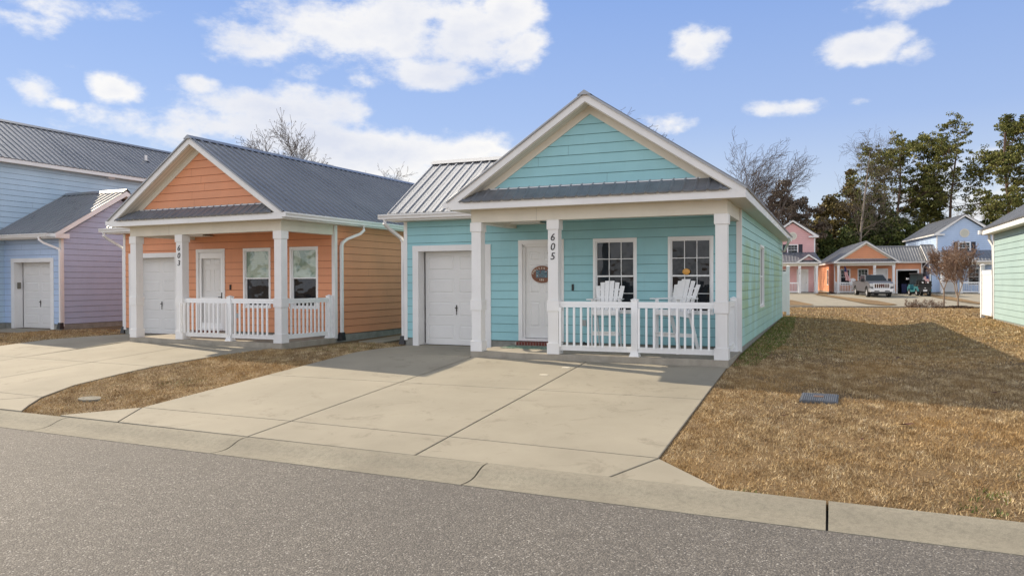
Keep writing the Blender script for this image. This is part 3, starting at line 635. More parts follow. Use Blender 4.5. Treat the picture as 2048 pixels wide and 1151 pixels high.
    # drip edge trim along the front rakes
    for s in (1,-1):
        X=lambda d:(.38-d) if s>0 else (-W-.38+d)
        pl=[(X(0),T(0)-.022),(X(0),T(0)+.016),(X(3.13),T(3.13)+.016),(X(3.13),T(3.13)-.022)]
        m.prism_y(pl if s>0 else pl[::-1],-.405,-.365); 
    rf=m.build('roof',METAL,h)
    m=MB(mx); zr=T(3.13)
    for s in (1,-1): m.poly([(-W/2,-.42,zr+.045),(-W/2+s*.15,-.42,zr-.055),(-W/2+s*.15,17.45,zr-.055),(-W/2,17.45,zr+.045)] if s>0 else [(-W/2,17.45,zr+.045),(-W/2+s*.15,17.45,zr-.055),(-W/2+s*.15,-.42,zr-.055),(-W/2,-.42,zr+.045)])
    m.poly([(-W/2-.15,-.42,zr-.055),(-W/2+.15,-.42,zr-.055),(-W/2,-.42,zr+.045)])
    m.build('ridge_cap',METAL,rf)
    # little skirt roof across the gable
    m=MB(mx); L=5.62; sk=math.hypot(.42,.29); S=(0,.42/sk,.29/sk)
    def fs(u):
        x=-5.56+u; d=min(.33-x,x+W+.33); zmax=T(d)-.19; return (0,max(0.,min(sk,(zmax-3.245)/.29*sk)) if zmax>3.245 else 0.)
    ribbed(m,(-5.56,-.42,3.245),(1,0,0),S,L,fs,spacing=.235,h=.022,edge=.03); m.box(-4.95,-.55,-.035,-.018,3.49,3.53)
    m.build('skirt_roof',METAL_D,h)
    m=MB(mx); m.box(-4.98,-.52,-.055,-.036,3.505,3.528); m.build('skirt_flashing',mat('pale flashing',(.6,.63,.66),.4,.4),h)
    # garage wing roof, ridge parallel to the street
    ez,ey=3.27,1.66; gr=4.15-ey; gz=sl*gr; gl=math.hypot(gr,gz); S=(0,gr/gl,gz/gl)
    def fg(u):
        x=-8.68+u; M=3.27+.662*(x+5.88); s0=max(0.,(M-ez)/(gz)*gl) if x>-5.88 else 0.; return (s0,gl)
    m=MB(mx); ribbed(m,(-8.68,ey,ez),(1,0,0),S,5.3,fg); ribbed(m,(-8.68,ey+2*gr,ez),(1,0,0),(0,-gr/gl,gz/gl),5.3,fg)
    g=m.build('garage_roof',METAL,h)
    m=MB(mx); zr=ez+gz
    m.poly([(-8.70,4.15,zr+.06),(-8.70,3.98,zr-.06),(-3.4,3.98,zr-.06),(-3.4,4.15,zr+.06)]); m.poly([(-8.70,4.32,zr-.06),(-8.70,4.15,zr+.06),(-3.4,4.15,zr+.06),(-3.4,4.32,zr-.06)]); m.build('ridge_cap',METAL,g)
    m=MB(mx); m.box(-8.66,-5.85,ey+.03,YW+.0,3.08,3.10,1); m.box(-5.85,-4.5,ey+.03,YW-.03,2.90,2.92,1); m.box(-8.66,-5.86,ey+.01,ey+.03,3.08,3.24); m.box(-5.855,-4.5,ey+.01,ey+.03,2.90,3.06)
    for s in (0,1):
        a,b=(ey,4.15) if s==0 else (ey+2*gr,4.15)
        pl=[(a,3.08),(a,3.24),(b,3.24+gz),(b,3.08+gz)]
        m.prism_x(pl if s else pl[::-1],-8.68,-8.655)
    m.build('garage_eave',[WHITE,SOFFIT],h)
    gt=gutter_x(h,-8.88,-5.30 if 0 else -5.52,ey+.008,3.245,mx)
    downspout(gt,[(-8.72,ey-.05,3.13),(-8.72,ey-.05,3.02),(-8.68,ey+.10,2.9),(-8.53,YW+.02,2.66),(-8.50,YW+.06,2.56),(-8.50,YW+.06,.10)],mx)
    gutter_y(h,-.37,1.50,-W-.354,3.24,mx,-1)
    if right_gutter:
        g2=gutter_y(h,-.36,17.35,.354,3.24,mx,1)
        downspout(g2,[(.42,2.86,3.13),(.42,2.86,2.98),(.36,2.78,2.88),(.14,2.46,2.72),(.095,2.32,2.62),(.095,2.28,2.52),(.095,2.28,.12)],mx)
    else:
        m=MB(mx); m.tube([(.40,14.7,3.12),(.36,14.85,2.95),(.09,14.95+YW,2.7)],.05,n=4); m.build('downspout',WHITE,h)
    # railing
    rail_run(h,[('x',-3.44,-1.925,.135),('x',-1.785,-.27,.135),('y',.27,1.97,-.135)],[(-1.92,.07),(-.20,1.96)],mx,detail)
    return h

# ------------------------------------------------------------------ two-storey house with a side garage wing
def townhouse(name,loc,rz,label,wall_m,side_m,wing_m,mx=1,wing=(3.0,0.,4.85),number=None,detail=False,depth=12.,wing_door=True,gable_at=1,width=5.0,upper_glass=GLASS,porch=True,mside=None):
    h=empty(name,loc,rz,label,'house'); FU=(1,0,0); FN=(0,-1,0); W=width; sl=.665; HE=5.92
    T=lambda d:HE+.14+sl*d; hw=W/2+.35
    m=MB(mx); m.box(-W,0,.02,depth,-.35,.075); 
    if wing:
        if wing[0]>2.5: m.box(0.0,.52,wing[1]+.02,wing[1]+wing[2],-.35,.075); m.box(2.49,wing[0],wing[1]+.02,wing[1]+wing[2],-.35,.075)
        else: m.box(0,wing[0],wing[1]+.02,wing[1]+wing[2],-.35,.075)
    m.build('foundation',FOUND,h)
    m=MB(mx); siding(m,(0,0,0),FU,FN,-W,0,.08,HE,[(-W/2-.5,-W/2+.5,4.0,5.15),(-3.9,-2.9,.84,2.47),(-1.75,-.75,.0,2.47)],seams=detail)
    lo=lambda z:-W/2-(T(hw)-.3-z)/sl; hi=lambda z:-W/2+(T(hw)-.3-z)/sl
    siding(m,(0,0,0),FU,FN,-W,0,HE,T(hw)-.3,(),lo,hi,seams=False); m.build('front_wall',[wall_m,lap_shade_seam(wall_m)],h)
    m=MB(mx); siding(m,(0,0,0),(0,1,0),(1,0,0),0,depth,.08,HE,(),seams=detail,seed=4); m.build('side_wall',[mside or side_m,lap_shade_seam(mside or side_m)],h)
    m=MB(mx); m.box(-W,-W+.02,.02,depth,.08,HE); m.box(-W+.02,-.01,depth-.02,depth,.08,HE); m.prism_y([(-W,HE),(0,HE),(-W/2,T(hw)-.25)],depth-.04,depth)
    m.build('rear_walls',side_m,h)
    boards(h,mx,[(-.10,.026,-.024,0,.0,HE),(0,.026,0,.10,.0,HE),(-W-.026,-W+.1,-.024,0,0,HE)])
    window(h,(0,0,0),FU,FN,-W/2-.55,-W/2+.55,3.95,5.2,mx,True,GLASS,lo=not detail,glass2=upper_glass)
    for s in (-1,1):
        m=MB(mx); a=-W/2+s*.80; m.obox((0,0,0),FU,FN,a-.2,a+.2,.01,.045,3.95,5.2)
        for k in range(18): m.obox((0,0,0),FU,FN,a-.16,a+.16,.045,.055,4.0+k*.065,4.035+k*.065)
        m.build('shutter',SHUT,h)
    m=MB(mx); m.disc_y(-W/2,-.05,5.98+.12,.44,28,.045); v=m.build('round_vent',CREAM,h); m=MB(mx); m.disc_y(-W/2,-.062,6.10,.33,24,.01); m.build('vent_louvre',mat('vent louvre',(.55,.55,.48),.7,var=.1,vscale=20),v)
    # eaves, fascia, rakes, cornice returns
    m=MB(mx); m.box(-.02,.33,-.34,depth+.25,HE,HE+.015); m.box(-W-.33,-W+.02,-.34,depth+.25,HE,HE+.015); 
    for s in (1,-1):
        X=lambda d:(.33-d) if s>0 else (-W-.33+d)
        m.hexa([(X(.05),-.34,T(.05)-.17),(X(hw-.02),-.34,T(hw-.02)-.17),(X(hw-.02),0,T(hw-.02)-.17),(X(.05),0,T(.05)-.17),(X(.05),-.34,T(.05)-.155),(X(hw-.02),-.34,T(hw-.02)-.155),(X(hw-.02),0,T(hw-.02)-.155),(X(.05),0,T(.05)-.155)])
    m.build('soffit',SOFFIT,h)
    m=MB(mx); m.box(.33,.352,-.36,depth+.27,HE-.01,HE+.16); m.box(-W-.352,-W-.33,-.36,depth+.27,HE-.01,HE+.16)
    for s in (1,-1):
        X=lambda d:(.354-d) if s>0 else (-W-.354+d)
        pl=[(X(0),HE-.015),(X(0),T(0)),(X(hw),T(hw)),(X(hw),T(hw)-.17),(X(.26),HE-.015)]
        m.prism_y(pl if s>0 else pl[::-1],-.362,-.34)
        a,b=(X(.02),X(1.0)) if s>0 else (X(1.0),X(.02)); a,b=min(a,b),max(a,b); m.box(a,b,-.40,-.02,HE-.02,HE+.13)
    m.build('fascia',WHITE,h)
    ln=math.hypot(hw+.03,sl*(hw+.03)); c_=1/math.hypot(1,sl); s_=sl*c_; sp=.257 if detail else .3
    m=MB(mx); ribbed(m,(.38,-.40,T(-.026)+.02),(0,1,0),(-c_,0,s_),depth+.7,lambda u:(0,ln),spacing=sp); ribbed(m,(-W-.38,-.40,T(-.026)+.02),(0,1,0),(c_,0,s_),depth+.7,lambda u:(0,ln),spacing=sp)
    rf=m.build('roof',METAL,h)
    m=MB(mx); zr=T(hw)+.02
    m.poly([(-W/2,-.42,zr+.06),(-W/2+.17,-.42,zr-.06),(-W/2+.17,depth+.3,zr-.06),(-W/2,depth+.3,zr+.06)]); m.poly([(-W/2-.17,-.42,zr-.06),(-W/2,-.42,zr+.06),(-W/2,depth+.3,zr+.06),(-W/2-.17,depth+.3,zr-.06)]); m.build('ridge_cap',METAL,rf)
    if porch:
        m=MB(mx); m.box(-W,.1,-2.1,.01,-.30,0); m.build('porch_slab',STEP,h)
        m=MB(mx); m.box(-W+.02,.08,-2.08,-1.85,2.82,3.085); m.box(-.15,.08,-1.85,-.03,2.82,3.085); m.box(-W+.02,-W+.25,-1.85,-.03,2.82,3.085); m.build('porch_beam',CREAM,h)
        m=MB(mx); m.box(-W-.25,.35,-2.36,-.03,3.087,3.10); m.build('soffit',SOFFIT,h)
        m=MB(mx); m.box(-W-.27,.37,-2.38,-2.36,3.08,3.24); m.box(.35,.37,-2.36,-.03,3.08,3.24); m.box(-W-.27,-W-.25,-2.36,-.03,3.08,3.24); m.build('porch_fascia',WHITE,h)
        # hipped pent roof
        rr=1.08; L=W+.74; sk=math.hypot(2.4,rr); S=(0,2.4/sk,rr/sk)
        def fp(u): d=min(u,L-u); return (0,min(sk,max(.0,d/.42*sk)) if d<.42 else sk)
        m=MB(mx); ribbed(m,(-W-.32,-2.42,3.25),(1,0,0),S,L,fp,spacing=sp); pr=m.build('porch_roof',METAL_D,h)
        m=MB(mx); m.poly([(.42,-2.42,3.25),(.42,-.02,3.25),(0,-.02,4.33)]); m.build('hip_end',METAL_D,pr); m=MB(mx); m.poly([(-W-.32,-.02,3.25),(-W-.32,-2.42,3.25),(-W+.1,-.02,4.33)]); m.build('hip_end',METAL_D,pr)
        # small gable over the entrance
        gx0,gx1=(-2.05,.37); gm=(gx0+gx1)/2; gp=.66; gz=3.24+gp*(gx1-gx0)/2
        m=MB(mx)
        for s in (1,-1):
            X=lambda d:(gx1-d) if s>0 else (gx0+d); k=(gx1-gx0)/2
            pl=[(X(0),3.09),(X(0),3.24),(X(k),gz),(X(k),gz-.17),(X(.25),3.24)]
            m.prism_y(pl if s>0 else pl[::-1],-2.44,-2.415)
        m.build('porch_gable_rake',WHITE,h)
        m=MB(mx); siding(m,(0,-2.10,0),FU,FN,gx0,gx1,3.46,gz-.2,(),lambda z:gm-(gz-.2-z)/gp,lambda z:gm+(gz-.2-z)/gp,seams=False); m.build('porch_gable_wall',[wall_m,lap_shade_seam(wall_m)],h)
        m=MB(mx); k=(gx1-gx0)/2; q=math.hypot(k+.03,(k+.03)*gp); c2=1/math.hypot(1,gp)
        dd=lambda z:-2.42+(z-3.25)/(rr/2.4)
        m.poly([(gx1+.03,-2.46,3.235),(gx1+.03,-2.40,3.235),(gm,dd(gz+.02),gz+.02),(gm,-2.46,gz+.02)]); m.poly([(gx0-.03,-2.40,3.235),(gx0-.03,-2.46,3.235),(gm,-2.46,gz+.02),(gm,dd(gz+.02),gz+.02)]); m.build('porch_gable_roof',METAL,h)
        m=MB(mx); m.poly([(gx0+.3,-2.41,3.25),(gx1-.3,-2.41,3.25),(gx1-.55,-2.12,3.46),(gx0+.55,-2.12,3.46)]); m.build('skirt_roof',METAL_D,h)
        for i,x in enumerate((-W,-1.85,-.17)):
            c=column(h,x,-2.1,mx)
            if number and i==1: digits(number,(x+.125)*mx,-2.084,2.385,.155,c,step=.2)
        rail_run(h,[('x',-W+.27,-3.42,-1.965),('x',-3.29,-1.85,-1.965),('y',-1.83,-.15,-.03)],[(-3.42,-2.03),(-.10,-.14)],mx,False)
        window(h,(0,0,0),FU,FN,-3.95,-2.85,.78,2.52,mx,True,GLASS,lo=True); front_door(h,(0,0,0),FU,FN,-1.83,-.66,mx,ribs=False)
    if wing:
        wx,wy,wd=wing; gs=.605; ey=wy-.44; ym=wy+wd/2; gr=ym-ey; gz=gs*gr; gl=math.hypot(gr,gz)
        m=MB(mx); gd=(.55,2.46) if wx>2.5 else None
        siding(m,(0,wy,0),FU,FN,0.0,wx,.08,3.12,[(gd[0]-.01,gd[1]+.01,-.2,2.30)] if gd else (),seams=detail,seed=8); 
        if wx>2.5: siding(m,(0,wy,0),FU,FN,-1.0,-.0,.08,3.12,(),seams=False)
        m.build('garage_wall',[wall_m,lap_shade_seam(wall_m)],h)
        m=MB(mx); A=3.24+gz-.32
        siding(m,(wx,wy,0),(0,1,0),(1,0,0),0,wd,.08,3.12,(),seams=detail,seed=6); siding(m,(wx,wy,0),(0,1,0),(1,0,0),0,wd,3.12,A,(),lambda z:wd/2-(A-z)/gs,lambda z:wd/2+(A-z)/gs,seams=False); m.build('garage_side_wall',[wing_m,lap_shade_seam(wing_m)],h)
        boards(h,mx,[(wx-.085,wx+.026,wy-.024,wy,.0,3.12),(wx,wx+.026,wy,wy+.085,.0,3.12)])
        if gd:
            g=garage_door(h,(0,wy,0),FU,FN,gd[0],gd[1],2.27,mx)
            if detail: m=MB(mx); m.box(gd[0]+.013,gd[0]+.04,wy+.08,wy+.2,1.32,1.55); m.build('garage_keypad',mat('grey keypad',(.16,.15,.12),.5),h)
        m=MB(mx); L=wx+.33; S=(0,gr/gl,gz/gl)
        ribbed(m,(.005,ey,3.27),(1,0,0),S,L,lambda u:(0,gl),spacing=sp); ribbed(m,(.005,ey+2*gr,3.27),(1,0,0),(0,-gr/gl,gz/gl),L,lambda u:(0,gl),spacing=sp); g=m.build('garage_roof',METAL,h)
        if wx>2.5:
            m=MB(mx); ribbed(m,(-1.2,ey,3.27),(1,0,0),S,1.2,lambda u:(0,.50),spacing=sp); m.build('garage_roof_return',METAL,h)
        m=MB(mx); zr=3.27+gz; x1=L+.02; m.poly([(0,ym-.17,zr-.06),(x1,ym-.17,zr-.06),(x1,ym,zr+.06),(0,ym,zr+.06)]); m.poly([(0,ym,zr+.06),(x1,ym,zr+.06),(x1,ym+.17,zr-.06),(0,ym+.17,zr-.06)]); m.build('ridge_cap',METAL,g)
        m=MB(mx)
        for s in (0,1):
            a=ey if s==0 else ey+2*gr; pl=[(a,3.07),(a,3.245),(ym,3.245+gz),(ym,3.06+gz)] ; m.prism_x(pl if s else pl[::-1],wx+.30,wx+.325)
            a2=ey+.25 if s==0 else ey+2*gr-.25
        m.box(-.02 if wx<2.5 else -1.2,wx+.30,ey,ey+.02,3.08,3.24); m.box(wx-.02,wx+.30,ey+.02,wy+.10,3.08,3.24)
        m.build('garage_eave',WHITE,h)
        m=MB(mx); m.box(-.0 if wx<2.5 else -1.2,wx+.3,ey+.02,wy-.0,3.075,3.079); 
        for s in (0,1):
            a=ey if s==0 else ey+2*gr; n=(ym-a)
            m.hexa([(wx,a,3.10),(wx+.3,a,3.10),(wx+.3,ym,3.10+gz),(wx,ym,3.10+gz),(wx,a,3.115),(wx+.3,a,3.115),(wx+.3,ym,3.115+gz),(wx,ym,3.115+gz)])
        m.build('soffit',SOFFIT,h)
        if detail:
            gt=gutter_x(h,-1.3,wx+.02,ey+.008,3.245,mx); downspout(gt,[(wx-.42,ey-.06,3.13),(wx-.42,ey-.06,3.02),(wx-.33,ey+.03,2.92),(wx+.0,wy-.09,2.72),(wx+.07,wy-.09,2.62),(wx+.07,wy-.09,.12)],mx)
        if detail:
            m=MB(mx); m.tube([(-1.2,8.0,T(1.2)),(-1.2,8.0,T(1.2)+.52)],.06,n=12); v=m.build('vent_pipe',WHITE,h,smooth=False); m=MB(mx); m.hexa([(-1.0,7.84,T(1.35)-.02),(-1.0,8.16,T(1.35)-.02),(-1.4,8.16,T(1.75)-.02),(-1.4,7.84,T(1.75)-.02),(-1.13,7.93,T(1.35)+.16),(-1.13,8.07,T(1.35)+.16),(-1.27,8.07,T(1.35)+.2),(-1.27,7.93,T(1.35)+.2)]); m.build('pipe_boot',BLACK,v)
            m=MB(mx); m.box(.03,.2,4.9,5.2,HE-.07,HE); m.build('eave_light',WHITE,h)
    return h

# ------------------------------------------------------------------ ground
KY=lambda x:7.81-.036*x              # back edge of the near kerb
def npH(X,Y):
    X=np.asarray(X,float); Y=np.asarray(Y,float)
    Yr=Y-.12*(X-2)*np.clip((Y-38)/12,0,1)
    fx=[7,15,17.6,32,40,44,50,54,56,62,84,95,140,600]; b=np.interp(Yr,fx,[-.634,-.13,-.12,.1,.08,.03,-.10,-.36,-.52,-.47,.12,.2,.3,.4])
    l=np.interp(Yr,[7,15,17,25,32,40,44,50,54,56,62,84,95,140,600],[-.634,-.13,-.02,.03,.1,.08,.03,-.10,-.36,-.52,-.47,.12,.2,.3,.4])
    w=np.clip((X+2.3)/.6,0,1); z=b*(1-w)+l*w
    z=z-w*.20*np.exp(-((X-1.9)/1.3)**2)*np.clip((Yr-16)/4,0,1)*np.clip((44-Yr)/6,0,1)
    return z
def H(x,y): return float(npH(x,y))
def build_ground():
    vs=[-700,-300,-120,-60,-30,-14.2,-13.6,-8.0,-.05,0.]+[.25*i for i in range(1,41)]+[10+.5*i for i in range(1,80)]+[50+2*i for i in range(0,26)]+[110,130,160,220,300,420,600,900,1400,2200]
    xs=[-2200,-900,-400,-200,-120,-80,-60,-50,-42]+[-38+1*i for i in range(24)]+[-14+.5*i for i in range(24)]+[-2.3,-2.0,-1.84,-1.7]+[-1.5+.25*i for i in range(24)]+[4.6+.6*i for i in range(20)]+[17+2*i for i in range(10)]+[40,55,80,120,200,400,900,2200]
    V=[];F=[]
    for v in vs:
        for x in xs:
            y=v+KY(max(-60,min(60,x)))
            if v>=0: z=H(x,y)-.022
            elif v>-8.5: z=-.95
            else: z=-.70+.02*min(10,(-v-8.5))
            V.append((x,y,z))
    n=len(xs)
    for i in range(len(vs)-1):
        for j in range(n-1): a=i*n+j; F.append((a,a+1,a+1+n,a+n))
    return tag(np_mesh('ground',V,F,SOIL,nv=4),kind='structure')
build_ground()
def road(name,pts_l,pts_r,z,m,kind='structure'):
    pass
def flat_poly(name,poly,zf,m,th=.0,kind='structure'):
    q=MB(); q.prism_z(poly,0,.001,0,zf); return tag(q.build(name,m),kind=kind)
# near road, slightly crowned
q=MB(); rows=[(-.66,-.655),(-2.2,-.615),(-4.1,-.585),(-6.,-.615),(-7.6,-.655)]
xs=[-300,-150,-80,-40,-20,-10,0,10,20,40,80,150,300]
for a in range(len(rows)-1):
    for b in range(len(xs)-1):
        P=lambda x,r:(x,KY(x)+r[0],r[1]); q.poly([P(xs[b],rows[a+1]),P(xs[b+1],rows[a+1]),P(xs[b+1],rows[a]),P(xs[b],rows[a])])
tag(q.build('road',ASPH,smooth=True),kind='structure')
# rolled kerbs, cast in lengths with open joints
prof=[(0,-.570),(-.07,-.566),(-.13,-.570),(-.19,-.583),(-.25,-.604),(-.31,-.628),(-.37,-.645),(-.44,-.655),(-.56,-.656),(-.68,-.648),(-.69,-.70)]
def kerb(far=False):
    q=MB(); js=[-60,-45,-30,-24,-20.5,-17.2,-14.0,-10.95,-7.3,-3.66,-.035,3.2,6.6,10,14,20,30,45,60]
    for a,b in zip(js[:-1],js[1:]):
        xa,xb=a+.011,b-.011; n=6
        for k in range(n):
            x0=xa+(xb-xa)*k/n; x1=xa+(xb-xa)*(k+1)/n
            for (o0,z0),(o1,z1) in zip(prof[:-1],prof[1:]):
                if far: o0,o1=-8.25-o0,-8.25-o1
                P=lambda x,o,z:(x,KY(x)+o,z)
                q.poly([P(x0,o0,z0),P(x0,o1,z1),P(x1,o1,z1),P(x1,o0,z0)])
        for x in (xa,xb): q.poly([(x,KY(x)+((-8.25-o) if far else o),z) for o,z in prof]+[(x,KY(x)+(-8.25 if far else 0),-.8)])
    return q
k=kerb().build('kerb',KERB,smooth=False); tag(k,kind='structure')
k=kerb(True).build('kerb',KERB); tag(k,kind='structure')
q=MB(); q.poly([(-60,KY(-60)-.70,-.70),(60,KY(60)-.70,-.70),(60,KY(60)+.03,-.66),(-60,KY(-60)+.03,-.66)]); tag(q.build('kerb_bed',JOINT),kind='structure')
# concrete drives: separate slabs over a dark bed so that the joints are real gaps
def P0(x,y): return np.interp(y,[7,15,17.6,20,32],[-.634,-.13,-.12,-.08,.10])
def inset(poly,d):
    n=len(poly); A=sum(poly[i][0]*poly[(i+1)%n][1]-poly[(i+1)%n][0]*poly[i][1] for i in range(n))
    P=[Vector(p) for p in (poly if A>0 else poly[::-1])]; out=[]
    for i in range(n):
        a,b,c=P[i-1],P[i],P[(i+1)%n]; e1=(b-a).normalized(); e2=(c-b).normalized(); n1=Vector((-e1.y,e1.x)); n2=Vector((-e2.y,e2.x)); k=(n1+n2); k=k/max(.3,k.dot(n1)) ; out.append(tuple(b+k*d))
    return out
def subdiv(poly,step=1.2):
    out=[]
    for i in range(len(poly)):
        a,b=Vector(poly[i]),Vector(poly[(i+1)%len(poly)]); n=max(1,int((b-a).length/step)); out+=[tuple(a+(b-a)*k/n) for k in range(n)]
    return out
def drive(name,slabs,bed,zf=P0,th=.09,gap=.012):
    q=MB()
    for s in slabs:
        p=inset(s,gap); n=len(p); top=[(x,y,zf(x,y)) for x,y in p]; low=[(x,y,zf(x,y)-th) for x,y in p]
        p2=inset(s,gap+.008); 
        A=sum(s[i][0]*s[(i+1)%n][1]-s[(i+1)%n][0]*s[i][1] for i in range(n))
        t2=[(x,y,zf(x,y)+.004) for x,y in p2]
        # triangulated top strips follow the bends in the slope
        ys=sorted({min(v[1] for v in p2),max(v[1] for v in p2)}|{yy for yy in (15.,17.6,20.) if min(v[1] for v in p2)<yy<max(v[1] for v in p2)})
        q.poly(t2)
        for i in range(n):
            j=(i+1)%n; q.poly([top[i],top[j],t2[j],t2[i]]); q.poly([low[i],low[j],top[j],top[i]])
    q2=bed; q.poly([(x,y,zf(x,y)-.016) for x,y in q2],1)
    return tag(q.build(name,[CONC,JOINT]),kind='structure')
XL,XR=-10.37,-1.84
K=lambda x:(x,KY(x)+.004)
drive('driveway',[
 [(XR,12.02),(XR,14.99),(-4.65,14.99),(-4.65,12.02)],[(-4.65,12.02),(-4.65,14.99),(-7.31,14.99),(-7.31,12.02)],
 [(-7.31,12.02),(-7.31,15.0),(XL,15.0),(XL,12.02)],[(-7.33,15.0),(-7.33,17.4),(-10.1,17.4),(XL,16.0),(XL,15.0)],
 [(XR,8.74),(XR,12.02),(-4.65,12.02),(-4.65,8.88)],[(-4.65,8.88),(-4.65,12.02),(-7.31,12.02),(-7.31,8.98)],[(-7.31,8.98),(-7.31,12.02),(XL,12.02),(XL,9.04)],
 [K(-2.2),(XR,8.74),(-4.65,8.88),K(-4.65)],[K(-4.65),(-4.65,8.88),(-7.31,8.98),K(-7.31)],[K(-7.31),(-7.31,8.98),(XL,9.04),K(-9.88)],
 [K(-2.2),K(-1.0),(XR,8.74)],[K(-9.88),(XL,9.04),K(-11.24)]],
 [K(-1.05),(XR-.01,8.75),(XR-.01,14.99),(-4.6,14.99),(-7.3,17.35),(-10.1,17.35),(XL+.01,15.9),(XL+.01,9.04),K(-11.2)])
# neighbouring drive, turned with its house
A3=R(-2.3); O3=(-12.66,15.2)
def r3(x,y): return (O3[0]+x*math.cos(A3)-y*math.sin(A3),O3[1]+x*math.sin(A3)+y*math.cos(A3))
def g3(*pts): return [r3(*p) for p in pts]
b3=[r3(-.95,-3.0),r3(-2.95,-3.0),r3(-5.6,-3.0),r3(-8.5,-3.0)]
E3=[(-12.95,9.17),(-13.42,10.15),(-13.62,11.4),(-13.68,12.25),(-13.35,14.2),(-12.97,15.16)]
drive('driveway',[[E3[3],E3[4],E3[5],r3(-2.95,-.01),r3(-2.95,-3.)],g3((-2.95,-3.),(-2.95,-.01),(-5.52,-.01),(-5.52,-3.)),g3((-5.52,-3.),(-5.52,-.45),(-8.5,-.45),(-8.5,-3.)),g3((-5.52,-.45),(-5.52,2.3),(-8.2,2.3),(-8.5,1.0),(-8.5,-.45)),
 [E3[0],E3[1],E3[2],E3[3],r3(-2.95,-3.),r3(-2.95,-6.)],g3((-2.95,-6.),(-2.95,-3.),(-5.52,-3.),(-5.52,-6.)),g3((-5.52,-6.),(-5.52,-3.),(-8.5,-3.),(-8.5,-6.)),
 [K(-14.2),E3[0],r3(-2.95,-6.),K(-15.9)],[K(-15.9),r3(-2.95,-6.),r3(-5.52,-6.),K(-18.5)],[K(-18.5),r3(-5.52,-6.),r3(-8.5,-6.),K(-21.5)],[K(-12.15),(-12.5,8.62),E3[0],K(-14.2)]],
 [K(-12.2),(-12.55,8.6),E3[0],(-13.44,10.15),(-13.64,11.4),(-13.7,12.25),(-13.37,14.2),(-12.98,15.15),r3(-5.4,0),r3(-5.52,2.2),r3(-8.15,2.2),r3(-8.45,1.),r3(-8.45,-6.),K(-21.4)])
drive('driveway',[[(-25.2,12.2),(-25.2,18.35),(-27.9,18.35),(-27.9,12.2)],[(-24.9,9.2),(-25.2,12.2),(-27.9,12.2),(-27.9,9.2)],[K(-24.6),(-24.9,9.2),(-27.9,9.2),K(-27.9)],[(-27.9,9.2),(-27.9,16.2),(-33,16.2),(-33,9.2)],[K(-27.9),(-27.9,9.2),(-33,9.2),K(-33)]],
 [K(-24.7),(-25.0,9.2),(-25.25,12.2),(-25.25,18.3),(-27.9,18.3),(-33,16.2),K(-33)])
# concrete pad between the two cottages
drive('path',[g3((.55,2.4),(.55,9.5),(1.35,9.5),(1.35,2.4))],g3((.55,2.4),(.55,9.5),(1.35,9.5),(1.35,2.4)),zf=lambda x,y:P0(x,y)+.015)

# ------------------------------------------------------------------ the houses in front
h605=cottage('cottage',(-1.82,15,0),0,'teal single-storey cottage numbered 605 with a railed porch and two white porch chairs',TEAL,TEAL_A,1,'605',True,muntins=True,seed=3)
h603=cottage('cottage',(-12.66,15.2,0),-2.3,'orange single-storey cottage numbered 603 beside the teal cottage, blue-grey metal roof',ORANGE,None,1,'603',True,storm=True,muntins=False,glass=GLASS,glass2=BLIND_REFL,right_gutter=True,seed=7)
h601=townhouse('townhouse',(-27.86,17.63,0),0,'tall pale blue house at the left edge with a lavender garage end wall',BLUE2,BLUE2,LAV,1,(3.0,.70,4.85),None,True,depth=16,mside=BLUEM)
for h in (h605,h603,h601): pass
for o in (h605,h603): o['group']='porch cottages'
# ------------------------------------------------------------------ rear street
def gz(x,y,dz=0): return (x,y,H(x,y)+dz)
rr7=R(7)
def rl(u,v,o=(.55,85.7)): return (o[0]+u*math.cos(rr7)-v*math.sin(rr7),o[1]+u*math.sin(rr7)+v*math.cos(rr7))
q=MB()
def sheet(q,poly,dz,m=0,step=2.):
    pts=subdiv(poly,step); bm=bmesh.new(); vs=[bm.verts.new((x,y,0)) for x,y in pts]; f=bm.faces.new(vs)
    ys=[p[1] for p in pts]; y=math.floor(min(ys))
    geom=list(bm.verts)+list(bm.edges)+list(bm.faces)
    while y<max(ys):
        bmesh.ops.bisect_plane(bm,geom=list(bm.verts)+list(bm.edges)+list(bm.faces),plane_co=(2,y,0),plane_no=(-.12,1,0)); y+=2
    for f in bm.faces: 
        P=[(v.co.x,v.co.y,H(v.co.x,v.co.y)+dz) for v in f.verts]
        if f.normal.z<0: P.reverse()
        q.poly(P,m)
    bm.free()
sheet(q,[rl(-60,-29.6),rl(70,-29.6),rl(70,-23.6),rl(-60,-23.6)],.012); tag(q.build('road',ASPH),kind='structure')
q=MB(); sheet(q,[rl(-60,-23.55),rl(70,-23.55),rl(70,-22.9),rl(-60,-22.9)],.07); tag(q.build('kerb',KERB),kind='structure')
q=MB(); sheet(q,[rl(-40,-22.9),rl(40,-22.9),rl(40,-.1),rl(-40,-.1)],.012); tag(q.build('driveway',CONC),kind='structure')
q=MB()
for isl in ([(-8.5,74),(-3.57,71.1),(-3.12,70.3),(-1.25,63.6),(-1.51,62.6),(-3.15,62.6),(-7.5,62.2)],[(-.6,86.5),(-.35,81.5),(1.16,76.6),(3.6,70.6),(4.69,65.2),(3.9,63.9),(2.6,65.5),(.6,74.3),(-1.4,81),(-1.6,86)],[(9.0,90),(9.2,83.1),(9.96,79.1),(10.9,68.6),(10.3,67.0),(9.0,74.2),(8.2,83),(8.0,89.5)]):
    sheet(q,isl,.06)
tag(q.build('lawn',SOIL),kind='structure')
horange=cottage('cottage',(*rl(0,0),.22),7,'distant orange cottage with an open garage behind the parked silver pickup',ORANGE,None,-1,'714',False,open_garage=True,seed=5)
